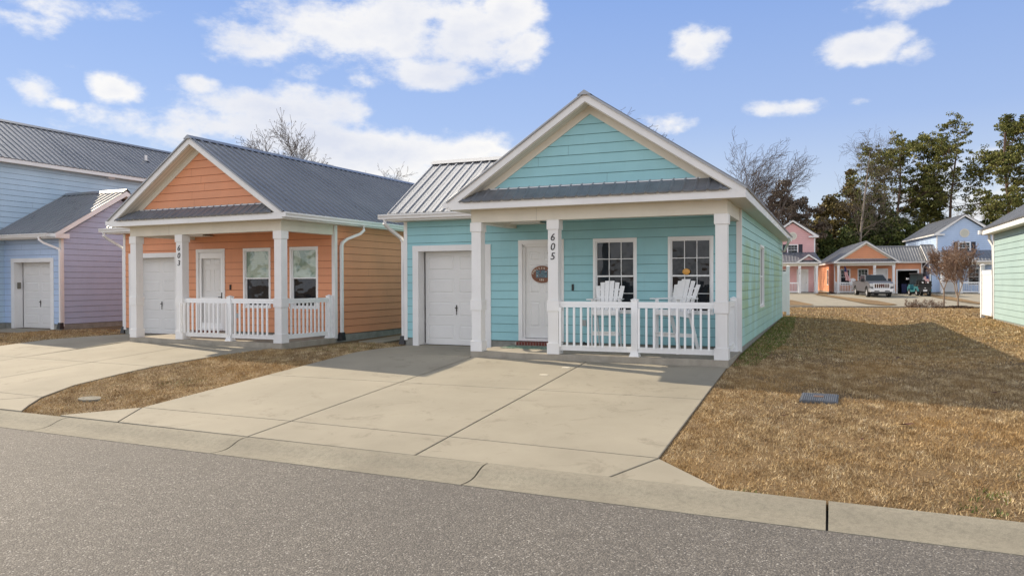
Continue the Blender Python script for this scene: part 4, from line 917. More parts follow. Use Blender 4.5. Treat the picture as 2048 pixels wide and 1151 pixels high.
px,py=rl(-1.95,.0); hpink=townhouse('townhouse',(*rl(-1.95,-.2+2.1),.22),7,'distant pink two-storey house numbered 716 with navy shutters',PINK,PINK,PINK,1,None,'716',False,width=4.5,depth=5.5)
hblue=townhouse('townhouse',(*rl(9.8,2.2),.22),7,'distant light blue two-storey house behind the golf cart and the bare crape myrtles',BLUE2,BLUE2,LAV,-1,(.9,-1.2,4.85),None,False,width=5.1,depth=14)
# right-hand teal house whose long side faces the camera
def side_house():
    h=empty('cottage',(5.5,17.5,.12),0,'pale teal house at the right edge, its long side wall in sunlight','house'); L=14.95
    m=MB(); m.box(0,8,0,L,-.4,.0); m.build('foundation',FOUND,h)
    m=MB(); siding(m,(0,L,0),(0,-1,0),(-1,0,0),0,L,0,3.08,(),seed=11,anchor=.0); m.build('side_wall',[TEAL_P,lap_shade_seam(TEAL_P)],h)
    m=MB(); m.prism_y([(.02,0),(8,0),(8,3.08),(4,5.62),(.02,3.08)],L-.04,L-.001); m.build('rear_wall',TEAL_P,h)
    m=MB(); m.box(7.97,8,.03,L-.05,0,3.08); m.build('far_wall',TEAL_P,h)
    m=MB(); siding(m,(0,0,0),(1,0,0),(0,-1,0),0,8,0,3.08,(),seed=12,anchor=0.); siding(m,(0,0,0),(1,0,0),(0,-1,0),0,8,3.08,5.6,(),lambda z:(z-3.08)/.635,lambda z:8-(z-3.08)/.635,anchor=0.); m.build('front_wall',[TEAL_P,lap_shade_seam(TEAL_P)],h)
    m=MB(); 
    for s in (0,1):
        pl=[(-.362,3.07),(-.362,3.25),(4,3.25+.64*4.36),(4,3.05+.64*4.36)]
        if s: pl=[(8-x,z) for x,z in pl][::-1]
        m.prism_y(pl,-.36,-.34)
    m.build('front_rake',WHITE,h)
    boards(h,1,[(-.026,0,L-.09,L,-.05,3.08),(-.026,.09,L,L+.024,-.05,3.08)])
    m=MB(); m.box(-.34,.02,-.3,L+.34,3.08,3.095); m.build('soffit',SOFFIT,h)
    m=MB(); m.box(-.362,-.34,-.32,L+.36,3.07,3.25); pl=[(-.362,3.07),(-.362,3.25),(4,3.25+.64*4.36),(4,3.05+.64*4.36)]; m.prism_y(pl,L+.34,L+.36); m.build('fascia',WHITE,h)
    S=(1/math.hypot(1,.64),0,.64/math.hypot(1,.64)); m=MB(); ribbed(m,(-.40,-.35,3.245),(0,1,0),S,L+.75,lambda u:(0,5.2)); ribbed(m,(8.4,-.35,3.245),(0,1,0),(-S[0],0,S[2]),L+.75,lambda u:(0,5.2)); m.build('roof',METAL,h)
    g=MB(); g.box(-.46,-.362,L+.10,L+.40,3.10,3.24); gt=g.build('gutter',WHITE,h)
    d=MB(); d.tube([(-.12,L+.28,3.08),(-.12,L+.24,2.9),(-.02,L+.08,2.65),(-.02,L+.08,.1)],.055,n=4); d.build('downspout',WHITE,gt)
    return h
hteal=side_house()
def far_house():
    h=empty('townhouse',(16.7,38.5,.2),-12,'taller pale teal house whose grey roof shows above the right-hand teal house','house')
    m=MB(); siding(m,(0,9,0),(0,-1,0),(-1,0,0),0,9,.08,5.2,(),seams=False); siding(m,(0,0,0),(1,0,0),(0,-1,0),0,6,.08,5.2,(),seams=False); m.build('wall',[TEAL_P,lap_shade_seam(TEAL_P)],h)
    m=MB(); m.box(.03,6,8.9,8.98,0,5.2); m.box(5.9,5.98,.03,9,0,5.2); m.build('rear_walls',TEAL_P,h)
    m=MB(); m.box(-.4,6.4,-.4,-.36,5.2,5.4); m.box(-.4,-.36,-.36,9.4,5.2,5.4); m.box(-.36,6.4,-.36,9.4,5.19,5.21); m.build('fascia',WHITE,h)
    S=Vector((0,1,.62)).normalized(); m=MB(); ribbed(m,(-.42,-.42,5.4),(1,0,0),S,6.9,lambda u:(0,5.8)); ribbed(m,(-.42,9.42,5.4),(1,0,0),(0,-S.y,S.z),6.9,lambda u:(0,5.8)); m.build('roof',METAL,h)
    return h
far_house()

# ------------------------------------------------------------------ grass
rng=np.random.default_rng(7)
def in_poly(X,Y,poly):
    ins=np.zeros(len(X),bool); n=len(poly)
    for i in range(n):
        x1,y1=poly[i]; x2,y2=poly[(i+1)%n]
        c=((y1>Y)!=(y2>Y)); t=np.where(c,(x2-x1)*(Y-y1)/np.where(y2==y1,1e-9,(y2-y1))+x1,0); ins^=(c&(X<t))
    return ins
_p=random.Random(8); PN=[(math.cos(a)*k,math.sin(a)*k,_p.uniform(0,6.3)) for a,k in [(_p.uniform(0,6.3),2*math.pi/_p.uniform(.14,.9)) for _ in range(14)]]
def blades(name,polys,mat_,h=.04,w=.012,seed=1,tone0=.5,parent=None,lean=.9,zoff=-.022,label=None,kind='stuff',clump=True):
    r=np.random.default_rng(seed); VV=[];TT=[]
    for poly,dens,hs,ws in polys:
        xs=[p[0] for p in poly]; ys=[p[1] for p in poly]; A=(max(xs)-min(xs))*(max(ys)-min(ys)); n=int(A*dens)
        X=r.uniform(min(xs),max(xs),n); Y=r.uniform(min(ys),max(ys),n); k=in_poly(X,Y,poly); X,Y=X[k],Y[k]
        if clump:
            # patchy density
            g=np.sin(X*3.1+np.sin(Y*2.3)*1.7)+np.sin(Y*4.7+np.sin(X*3.9)*1.3)+np.sin(X*11+Y*7)*.6+np.sin(X*17-Y*13)*.5
            k=r.uniform(-2.6,2.2,len(X))<g+.6; X,Y=X[k],Y[k]
        n=len(X); Z=npH(X,Y)+zoff; a=r.uniform(0,2*np.pi,n); ln=h*hs*r.uniform(.5,1.25,n); le=r.uniform(.2,lean,n)*1.35; b=r.uniform(0,2*np.pi,n); ww=w*ws*r.uniform(.6,1.3,n)
        bx,by=np.cos(b)*ww/2,np.sin(b)*ww/2
        v=np.empty((n,3,3)); v[:,0]=np.stack([X-bx,Y-by,Z],1); v[:,1]=np.stack([X+bx,Y+by,Z],1); v[:,2]=np.stack([X+np.cos(a)*ln*np.sin(le),Y+np.sin(a)*ln*np.sin(le),Z+ln*np.cos(le)],1)
        VV.append(v.reshape(-1,3)); t=np.clip(r.normal(tone0,.20,n)+.09*sum(np.sin(X*kx+Y*ky+p) for kx,ky,p in PN)/2.2,0,1); TT.append(np.repeat(t,3))
    V=np.concatenate(VV); T=np.concatenate(TT); F=np.arange(len(V)).reshape(-1,3)
    o=np_mesh(name,V,F,mat_,parent=parent,tone=T); 
    return tag(o,kind=kind,label=label)
lawn=[(XR+.02,14.9),(XR+.02,8.76),(-1.0,KY(-1)+.02),(9.5,KY(9.5)+.02),(9.5,16.0),(-1.75,16.0)]
lawn2=[(-1.72,15.9),(9.5,15.9),(9.5,21),(-1.72,21)]; lawn3=[(-1.72,21),(7.5,21),(7.5,33),(-1.72,33)]; lawn4=[(-3,33),(9,33),(11,54),(-6,54)]
strip=[K(-11.26),(XL-.02,9.04),(XL-.03,15.9),(-10.3,17.5),(-11.9,17.6),(-12.2,15.2),(-12.95,15.16),(-13.33,14.2),(-13.66,12.25),(-13.6,11.4),(-13.4,10.15),(-12.93,9.17),(-12.45,8.62),K(-12.15)]
strip2=[r3(-8.52,-7),r3(-8.52,1.1),r3(-8.4,2.2),(-21.6,19.2),(-24.8,18.9),(-25.2,18.2),(-25.18,12.2),(-24.85,9.2),K(-24.6),K(-21.6)]
blades('grass',[(lawn,3900,1.2,.8),(lawn2,1100,1.15,1.7),(lawn3,420,1.3,2.8),(lawn4,130,1.5,3.6),(strip,2600,1.25,1.),(strip2,700,1.3,2.)],GRASS,seed=3,label='dry straw coloured lawn grass')
# green patches: along the teal cottage's side wall, in the strip, near the kerb
side=[(-1.78,15.2),(-1.35,15.4),(-1.2,17.),(-1.05,20.),(-1.1,26),(-1.3,32.3),(-1.76,32.3)]
wd=[([(1.2,8.3),(1.55,8.28),(1.6,8.62),(1.3,8.7)],900,1.3,1.4),([(1.05,8.0),(1.5,7.9),(1.45,8.15),(1.1,8.2)],800,1.3,1.4),([(-11.9,10.6),(-11.2,10.7),(-11.0,11.5),(-11.8,11.3)],260,1.1,1.2),([(-.9,7.86),(-.1,7.84),(-.1,7.92),(-.8,8.0)],900,1,1),([(1.7,9.2),(2.1,9.2),(2.1,9.6),(1.8,9.6)],300,1.2,1.3)]
blades('green_weeds',[(side,1100,1.35,1.6)]+wd+[([(-1.2,16.),(.2,17),(.4,22),(-1.1,22)],70,1.1,1.5),([(-12.4,15.0),(-10.4,15.3),(-10.4,17.4),(-12.0,17.4)],260,1.1,1.4)],GREEN,seed=9,tone0=.45,label='low green weeds growing through the dry lawn')

# ------------------------------------------------------------------ trees
def bark(name,c): 
    return mat(name,c,.9,var=.25,vscale=3,vstretch=(4,4,1))
BARKG=bark('grey bark',(.115,.095,.08)); BARKP=bark('pine bark',(.13,.085,.062)); BARKPALE=bark('pale dead bark',(.30,.26,.22)); TWIG=bark('brown twigs',(.085,.065,.055)); MYRT=bark('smooth tan bark',(.33,.245,.18)); TWIGL=bark('light tan twigs',(.27,.185,.135))
def leafm(name,lo,mid,hi):
    def fn(m,N,L,b,tc,col):
        at=N.new('ShaderNodeAttribute'); at.attribute_name='tone'; L.new(ramp(N,L,at.outputs['Fac'],[(0,lo),(.5,mid),(1,hi)]),b.inputs['Base Color'])
    return mat(name,mid,.75,fn=fn,spec=.2)
PINEL=leafm('pine needles',(.035,.05,.014),(.14,.15,.04),(.30,.28,.09)); EVL=leafm('dark evergreen leaves',(.02,.035,.01),(.075,.10,.028),(.20,.21,.06)); BROWNL=leafm('brown clinging leaves',(.065,.05,.038),(.17,.14,.105),(.32,.27,.21)); DEADL=leafm('rusty seed heads',(.10,.05,.03),(.22,.125,.075),(.36,.25,.17)); OLIVE=leafm('olive and rust foliage',(.055,.045,.016),(.15,.12,.04),(.29,.22,.08))
def segs_to_mesh(segs,n=4):
    S=np.array([(*a,*b,r0,r1) for a,b,r0,r1 in segs]); p0,p1=S[:,:3],S[:,3:6]; d=p1-p0; d/=np.maximum(1e-6,np.linalg.norm(d,axis=1))[:,None]
    up=np.where(np.abs(d[:,2:3])>.9,np.array([[1.,0,0]]),np.array([[0,0,1.]])); a=np.cross(d,up); a/=np.linalg.norm(a,axis=1)[:,None]; b=np.cross(d,a); V=[];F=[]; m=len(S); base=np.arange(m)*2*n
    vv=np.empty((m,2*n,3))
    for k in range(n):
        t=2*np.pi*k/n; o=a*np.cos(t)+b*np.sin(t); vv[:,k]=p0+o*S[:,6:7]; vv[:,n+k]=p1+o*S[:,7:8]
    F=np.concatenate([np.stack([base+k,base+(k+1)%n,base+n+(k+1)%n,base+n+k],1) for k in range(n)])
    return vv.reshape(-1,3),F
def grow(rnd,p,d,L,r,lvl,P,segs,tips):
    """one limb: bends, tapers and forks"""
    n=max(2,int(P['nseg'][min(lvl,len(P['nseg'])-1)])); st=L/n; r0=r
    for i in range(n):
        j=P['jit']*(1+.4*lvl); d=(d+Vector((rnd.gauss(0,j),rnd.gauss(0,j),rnd.gauss(0,j)+P['up']))+P.get('wind',Vector((0,0,0)))*(.5+.5*lvl)).normalized()
        q=p+d*st; r1=max(P['rmin'],r*(1-(i+1)/n*(1-P['taper']))); segs.append((tuple(p),tuple(q),r0,r1,lvl)); 
        if lvl<P['levels'] and (i+1)/n>P['start'][min(lvl,len(P['start'])-1)]:
            c=P['kids'][min(lvl,len(P['kids'])-1)]
            k=int(c)+(rnd.random()<c-int(c))
            for _ in range(k):
                az=rnd.uniform(0,2*math.pi); an=R(rnd.uniform(*P['ang'])); ax=d.orthogonal().normalized(); e=Matrix.Rotation(az,3,d)@(Matrix.Rotation(an,3,ax)@d)
                f=1-.45*(i+1)/n if lvl==0 and P.get('cone') else rnd.uniform(.75,1.05)
                grow(rnd,q,e,L*P['len'][min(lvl,len(P['len'])-1)]*f,r1*P['rr'],lvl+1,P,segs,tips)
        p=q; r0=r1
    if lvl>=P['levels']-P.get('tiplev',0): tips.append((tuple(p),lvl))
def plant(name,loc,label,P,trunk_m,twig_m,leaf=None,cat='tree',group=None,h=10,seed=1,r=.2,rz=0,leafname='foliage',split=1):
    rnd=random.Random(seed); t=empty(name,loc,rz,label,cat,group); segs=[];tips=[]
    nst=P.get('stems',1)
    for s in range(nst):
        d=Vector((0,0,1)) if nst==1 else Vector((math.cos(s*2*math.pi/nst+.4)*P['splay'],math.sin(s*2*math.pi/nst+.4)*P['splay'],1)).normalized()
        p=Vector((0,0,-.1 if not P.get('fork') else P['fork']))
        grow(rnd,p,d,h,r,0,P,segs,tips)
    if P.get('fork'): segs.append(((0,0,-.1),(0,0,P['fork']+.05),r*1.7,r*1.35,0))
    big=[s[:4] for s in segs if s[4]<split]; sm=[s[:4] for s in segs if s[4]>=split]
    V,F=segs_to_mesh(big,6); np_mesh('trunk',V,F,trunk_m,t,nv=4)
    if sm: V,F=segs_to_mesh(sm,3); np_mesh('branches',V,F,twig_m,t,nv=4)
    if leaf: leaf(t,tips,rnd)
    return t
def leaf_cloud(centres,n,rad,size,rs,flat=.75,tonebias=0.,up=.25):
    """n leaf faces round each centre; tone varies from clump to clump and leaf to leaf"""
    C=np.asarray(centres,float); m=len(C); N=m*n
    u=rs.normal(size=(N,3)); u/=np.linalg.norm(u,axis=1)[:,None]; rr=rs.uniform(.25,1,N)**.6; rd=(np.repeat(rad*rs.uniform(.6,1.25,m),n)*rr)[:,None]
    c=np.repeat(C,n,axis=0)+u*rd*np.array([1,1,flat]); a=rs.normal(size=(N,3)); a/=np.linalg.norm(a,axis=1)[:,None]; b=np.cross(a,rs.normal(size=(N,3))); b/=np.linalg.norm(b,axis=1)[:,None]
    s=size*rs.uniform(.5,1.3,N)[:,None]; v=np.stack([c-a*s*.5,c+b*s*.38,c+a*s*.6,c-b*s*.38],1)
    t=np.clip(np.repeat(rs.normal(.45+tonebias,.18,m),n)+rs.normal(0,.16,N),0,1)
    return v.reshape(-1,3),np.arange(N*4).reshape(-1,4),np.repeat(t,4)
def needle_leaf(mat_,n=46,rad=.62,size=.24,flat=.6,bias=0,seed=3,name='foliage',minlev=0,frac=1.):
    def f(t,tips,rnd):
        rs=np.random.default_rng(seed); c=[p for p,l in tips if l>=minlev and rnd.random()<frac]
        V,F,T=leaf_cloud(c,n,rad,size,rs,flat,bias); np_mesh(name,V,F,mat_,t,tone=T,nv=4)
    return f
BARE=dict(nseg=[8,5,4,3,3],jit=.09,up=.035,rmin=.015,taper=.35,levels=4,start=[.34,.25,.2,.1],kids=[1.9,1.6,1.35,1.2],ang=(22,55),len=[.46,.55,.6,.6],rr=.60)
WINDY=dict(BARE,wind=Vector((.05,-.02,.02)),ang=(18,48),kids=[1.7,1.5,1.25,1.1])
SLIM=dict(nseg=[16,6,4,3],jit=.016,up=.01,rmin=.012,taper=.2,levels=3,start=[.35,.15,.1],kids=[2.6,1.8,1.6],ang=(35,75),len=[.30,.5,.55],rr=.42,cone=True)
PINE=dict(nseg=[12,6,4,3],jit=.04,up=.035,rmin=.02,taper=.35,levels=3,start=[.52,.3,.2],kids=[2.1,1.6,1.3],ang=(45,82),len=[.40,.45,.5],rr=.45,tiplev=1,cone=True)
def W(px,Zc,dz=0):
    """world point on the ground in the bearing of a picture column at distance Zc"""
    k=(px-1024)/1515.2; p=CF*Zc+CX*(k*Zc); return (p.x,p.y,H(p.x,p.y)+dz)
# pines behind the rear street
plant('pine_tree',W(1812,108),'tall pine with a flat spreading crown, left of the two tall pines',dict(PINE,start=[.50,.3,.2],jit=.06,len=[.46,.45,.5]),BARKP,BARKP,needle_leaf(PINEL,34,.62,.25,.55,.08,1),'tree',h=19.0,seed=12,r=.30)
plant('pine_tree',W(1900,108),'tall pine with a straight bare trunk above the light blue house',dict(PINE,start=[.50,.3,.2]),BARKP,BARKP,needle_leaf(PINEL,32,.58,.24,.55,.06,2,frac=.85),'tree',h=20.0,seed=21,r=.30)
plant('pine_tree',W(2030,98),'layered pine at the right edge above the pale teal roof',dict(PINE,start=[.34,.3,.2],kids=[1.7,1.5,1.4],len=[.30,.42,.5]),BARKP,BARKP,needle_leaf(PINEL,34,.58,.24,.45,.04,3),'tree',h=20.3,seed=33,r=.33)
plant('pine_tree',W(1868,112),'small slender pine between the two tall pines',dict(PINE,start=[.55,.3,.2],len=[.30,.4,.5]),BARKP,BARKP,needle_leaf(PINEL,26,.5,.24,.5,.05,4),'tree',h=13.5,seed=5,r=.2)
# bare trees
plant('bare_tree',W(1718,103),'tall pale dead tree standing in front of the evergreens',SLIM,BARKPALE,BARKG,None,'tree',h=18.6,seed=4,r=.27)
plant('bare_tree',W(1440,98),'leafless tree leaning right above the teal cottage roof, nearest its peak',dict(WINDY,levels=4),BARKG,TWIG,None,'tree',h=12.6,seed=8,r=.26)
plant('bare_tree',W(1500,98),'leafless many-twigged tree above the right slope of the teal roof',WINDY,BARKG,TWIG,None,'tree',h=12.0,seed=17,r=.28)
plant('bare_tree',W(1545,96),'leafless tree with one long limb reaching right, left of the pink house',dict(WINDY,wind=Vector((.06,-.03,.0))),BARKG,TWIG,None,'tree',h=12.0,seed=27,r=.30)
plant('bare_tree',W(650,72),'rounded leafless tree behind the orange cottage roof',dict(BARE,ang=(20,42),levels=4,kids=[2.6,2.2,1.9,1.6],start=[.35,.15,.1,.1],rmin=.014),BARKG,TWIG,needle_leaf(BROWNL,3,.22,.10,1,0,5,frac=.5),'tree',h=9.9,seed=6,r=.24)
plant('bare_tree',W(1225,64),'leafless tree top leaning right just behind the teal cottage peak',dict(WINDY,wind=Vector((.07,-.03,.01)),kids=[2.2,1.8,1.4,1.1]),BARKG,TWIG,None,'tree',h=9.4,seed=14,r=.26)
plant('bare_tree',W(790,92),'leafless tree whose twigs just show over the far end of the orange cottage roof',BARE,BARKG,TWIG,None,'tree',h=9.8,seed=15,r=.2)
plant('bare_tree',W(1935,118),'pale leafless tree spreading behind the light blue house',dict(BARE,ang=(25,60)),BARKPALE,BARKPALE,None,'tree',h=9.5,seed=19,r=.25)
plant('bare_tree',W(1845,120),'leafless grey tree behind the gap between the pines',BARE,BARKG,TWIG,None,'tree',h=9.8,seed=20,r=.24)
# dense trees forming the dark belt behind the houses
def dense(px,Zc,hh,wd,label,m,seed,n=130,leaves=95,bias=0.,name='evergreen_tree',bark_=None,lo=.12,size=.34,rad=.95):
    rs=np.random.default_rng(seed); t=empty(name,W(px,Zc),0,label,'tree','trees behind the rear street'); rnd=random.Random(seed); segs=[]; C=[]
    for i in range(n):
        while True:
            u=rs.uniform(-1,1,3)
            if np.dot(u,u)<1: break
        z=lo*hh+(u[2]*.5+.5)*(1-lo)*hh; f=(math.sin(math.pi*min(1,(.10+.9*(z/hh)))**.8))**.6 if z/hh<1 else .2
        k=1+.28*math.sin(3*math.atan2(u[1],u[0])+seed)+.18*math.sin(5*math.atan2(u[1],u[0])+2*seed+z)
        C.append((u[0]*wd*f*k,u[1]*wd*f*k,z-.03*hh+.12*hh*math.sin(u[0]*4+seed)*(z/hh)))
    segs.append(((0,0,-.2),(0,0,hh*.45),.26,.18)); segs.append(((0,0,hh*.45),(rs.uniform(-.5,.5),0,hh*.85),.18,.05))
    for c in C[::2]:
        z0=rnd.uniform(.2,.7)*min(hh*.85,c[2]); mid=((c[0])*.5,(c[1])*.5,(z0+c[2])*.5+.3); segs.append(((0,0,z0),mid,.07,.045)); segs.append((mid,c,.045,.02))
    V,F=segs_to_mesh(segs,4); np_mesh('trunk',V,F,bark_ or BARKG,t,nv=4)
    V,F,T=leaf_cloud(C,leaves,rad,size,rs,.7,bias); np_mesh('crown',V,F,m,t,tone=T,nv=4); return t
dense(1575,104,14.8,5.2,'brown-leaved tree just left of the pink house roof',BROWNL,41,n=150,leaves=110,name='brown_leaved_tree',size=.28,rad=.75,lo=.3)
dense(1528,110,12,4.4,'lower brown-leaved tree beyond the teal cottage eave',BROWNL,42,n=110,leaves=90,name='brown_leaved_tree',size=.27,rad=.75)
dense(1612,108,10.5,3.6,'brown and olive tree above the pink house gable',OLIVE,43,n=90,leaves=70)
dense(1655,112,14.6,4.0,'olive evergreen right of the pink house',OLIVE,44,n=120,leaves=85,bias=.02)
dense(1700,116,16.6,5.0,'broad rust-topped evergreen behind the pale dead tree',OLIVE,45,n=150,leaves=95,bias=.05)
dense(1755,114,15.2,4.8,'broad evergreen above the orange cottage wing',EVL,46,n=150,leaves=95,bias=.12)
dense(1738,106,11,4.0,'dark low evergreen directly over the orange roof peak',EVL,47,n=120,leaves=90)
dense(1788,106,11.6,3.8,'dark evergreen over the striped grey wing roof',EVL,48,n=120,leaves=90,bias=.03)
dense(1830,112,9.4,3.6,'dark evergreen left of the light blue house roof',EVL,49,n=100,leaves=80)
dense(1685,104,8.2,3.4,'dark low evergreen in the gap left of the orange roof',EVL,50,n=100,leaves=80,bias=-.05)
dense(1648,104,7.6,3.0,'dark low evergreen in the gap beside the pink house',EVL,51,n=90,leaves=80,bias=-.05)
dense(1985,106,11.2,3.6,'dark evergreen between the light blue house and the pale teal roof',EVL,52,n=110,leaves=85)
dense(1965,122,9.4,4.2,'rust and olive tree low behind the light blue ridge',OLIVE,53,n=90,leaves=70)
dense(334,82,16.3,2.0,'treetop peeking over the blue house ridge',OLIVE,54,n=50,leaves=60)
dense(1600,118,9,4.5,'far brown thicket tree behind the pink house',BROWNL,55,n=80,leaves=60,name='brown_leaved_tree')
for i,(px,Zc,hh) in enumerate([(1420,140,8),(1480,135,8.5),(1560,130,8),(1640,128,9),(1720,130,10),(1800,128,9.5),(1880,135,9),(1940,130,8.5),(2010,128,9),(2080,125,11)]):
    dense(px,Zc,hh,5.5,['dark woodland edge tree, far left of the belt','dark woodland edge tree behind the leafless trees','woodland edge tree behind the brown-leaved tree','woodland edge tree behind the gap right of the pink house','woodland edge tree behind the dead trunk','woodland edge tree behind the striped wing roof','woodland edge tree behind the light blue ridge, left part','woodland edge tree behind the light blue ridge, right part','woodland edge tree behind the pale teal eave','woodland edge tree beyond the right edge of the roofs'][i],EVL if i%2 else OLIVE,60+i,n=80,leaves=60,size=.42,rad=1.3)
# crape myrtles and shrubs on the far lawn
MY=dict(nseg=[7,5,4,3],jit=.07,up=.03,rmin=.010,taper=.4,levels=3,start=[.35,.15,.1],kids=[2.2,1.8,1.4],ang=(18,48),len=[.5,.5,.5],rr=.6,stems=3,splay=.33,fork=.55,tiplev=1)
p=W(1888,47,0); plant('crape_myrtle',p,'bare single-trunked crape myrtle, left of the pair on the far lawn',dict(MY,stems=2,splay=.3,fork=1.2,wind=Vector((-.03,0,0))),MYRT,TWIGL,needle_leaf(DEADL,4,.09,.06,1,0,6,frac=.4),'tree','crape myrtles on the far lawn',h=1.7,seed=3,r=.036)
p2=W(1916,44,0); plant('crape_myrtle',p2,'taller forked crape myrtle, right of the pair on the far lawn',MY,MYRT,TWIGL,needle_leaf(DEADL,4,.09,.06,1,0.05,7,frac=.4),'tree','crape myrtles on the far lawn',h=1.95,seed=9,r=.036)
SH=dict(nseg=[4,3,3],jit=.12,up=.02,rmin=.006,taper=.4,levels=2,start=[.2,.1],kids=[1.8,1.4],ang=(20,50),len=[.55,.5],rr=.6,stems=7,splay=.62,tiplev=1)
for i,(px,Zc,lab) in enumerate([(1822,48,'leftmost of three twiggy brown shrubs on the far lawn'),(1845,48,'middle one of three twiggy brown shrubs on the far lawn'),(1872,48,'twiggy brown shrub at the foot of the left crape myrtle')]):
    plant('shrub',W(px,Zc),lab,SH,MYRT,TWIGL,needle_leaf(DEADL,4,.07,.05,1,0,8+i,frac=.6),'shrub','twiggy shrubs on the far lawn',h=.52,seed=30+i,r=.018)
for (q,lab,s) in ((p,'brown mulch bed under the left crape myrtle',1),(p2,'brown mulch bed under the right crape myrtle',2)):
    r=np.random.default_rng(s); n=2600; a=r.uniform(0,2*np.pi,n); d=np.sqrt(r.uniform(0,1,n)); X=q[0]+np.cos(a)*d*1.0; Y=q[1]+np.sin(a)*d*.85; Z=npH(X,Y)+.10*(1-d**2)
    C=np.stack([X,Y,Z],1); V,F,T=leaf_cloud(C,1,.02,.11,r,.6); o=np_mesh('mulch_bed',V,F,mat('brown mulch',(.07,.042,.028),.9),tone=T,nv=4); tag(o,lab,'mulch','mulch beds under the crape myrtles','stuff')

# ------------------------------------------------------------------ porch furniture and small things at the teal cottage
def adirondack(loc,rz,label,group='tall white porch chairs'):
    t=empty('porch_chair',loc,rz,label,'chair',group); m=VINYL   # faces -y
    def slat(name,p0,p1,w0,w1,th=.02,axis=None,par=t,rt=0.):
        q=MB(); a=Vector(p0); b=Vector(p1); d=(b-a).normalized(); s=Vector((1,0,0)) if axis is None else Vector(axis); s=(s-d*s.dot(d)).normalized(); n=d.cross(s)
        pts=[a-s*w0/2-n*th/2,a+s*w0/2-n*th/2,a+s*w0/2+n*th/2,a-s*w0/2+n*th/2,b-s*w1/2-n*th/2,b+s*w1/2-n*th/2,b+s*w1/2+n*th/2,b-s*w1/2+n*th/2]
        if rt: 
            k=4; pts=pts  
        q.hexa([tuple(p) for p in pts]); return q.build(name,m,par,bevel=.004)
    # fan back of six slats
    for i in range(6):
        f=(i-2.5); h=[1.42,1.50,1.535,1.535,1.50,1.42][i]; slat('back_slat',(f*.080,.20,.76),(f*.112,.42+.02*abs(f),h),.072,.103,.018)
    slat('back_brace',(-.27,.345,1.17),(.27,.345,1.17),.05,.05,.02,(0,0,1)); slat('back_brace',(-.30,.43,1.34),(.30,.43,1.34),.04,.04,.018,(0,0,1)) 
    for s in (-1,1):
        slat('arm',(s*.315,-.30,1.13),(s*.29,.40,1.13),.13,.08,.022,(1,0,0))
        slat('front_leg',(s*.27,-.20,0),(s*.27,-.20,1.12),.09,.09,.024,(0,1,0))
        slat('rear_leg',(s*.245,.52,0),(s*.245,.20,.86),.09,.10,.024,(0,1,0))
        slat('seat_rail',(s*.245,-.24,.84),(s*.245,.30,.76),.10,.10,.024,(0,0,1))
        slat('foot_rail',(s*.25,-.26,.40),(s*.25,.44,.34),.08,.08,.022,(0,0,1))
    for k in range(6): slat('seat_slat',(-.25,-.20+k*.085,.895-k*.012),(.25,-.20+k*.085,.895-k*.012),.075,.075,.018,(0,1,0))
    slat('seat_apron',(-.26,-.235,.84),(.26,-.235,.84),.10,.10,.02,(0,0,1)); slat('foot_rest',(-.26,-.27,.43),(.26,-.27,.43),.07,.07,.02,(0,1,0)); slat('foot_apron',(-.26,-.24,.38),(.26,-.24,.38),.07,.07,.02,(0,0,1))
    return t
c1=adirondack((-4.58,16.2,0),4,'white tall adirondack porch chair facing the street, left one of the pair')
c2=copy_tree(c1); c2.location=(-3.10,16.2,0); c2.scale=(1.03,1.03,1.02); c2.rotation_euler=(0,0,R(-27)); tag(c2,'white tall adirondack porch chair turned sideways, nearer the corner column','chair','tall white porch chairs')
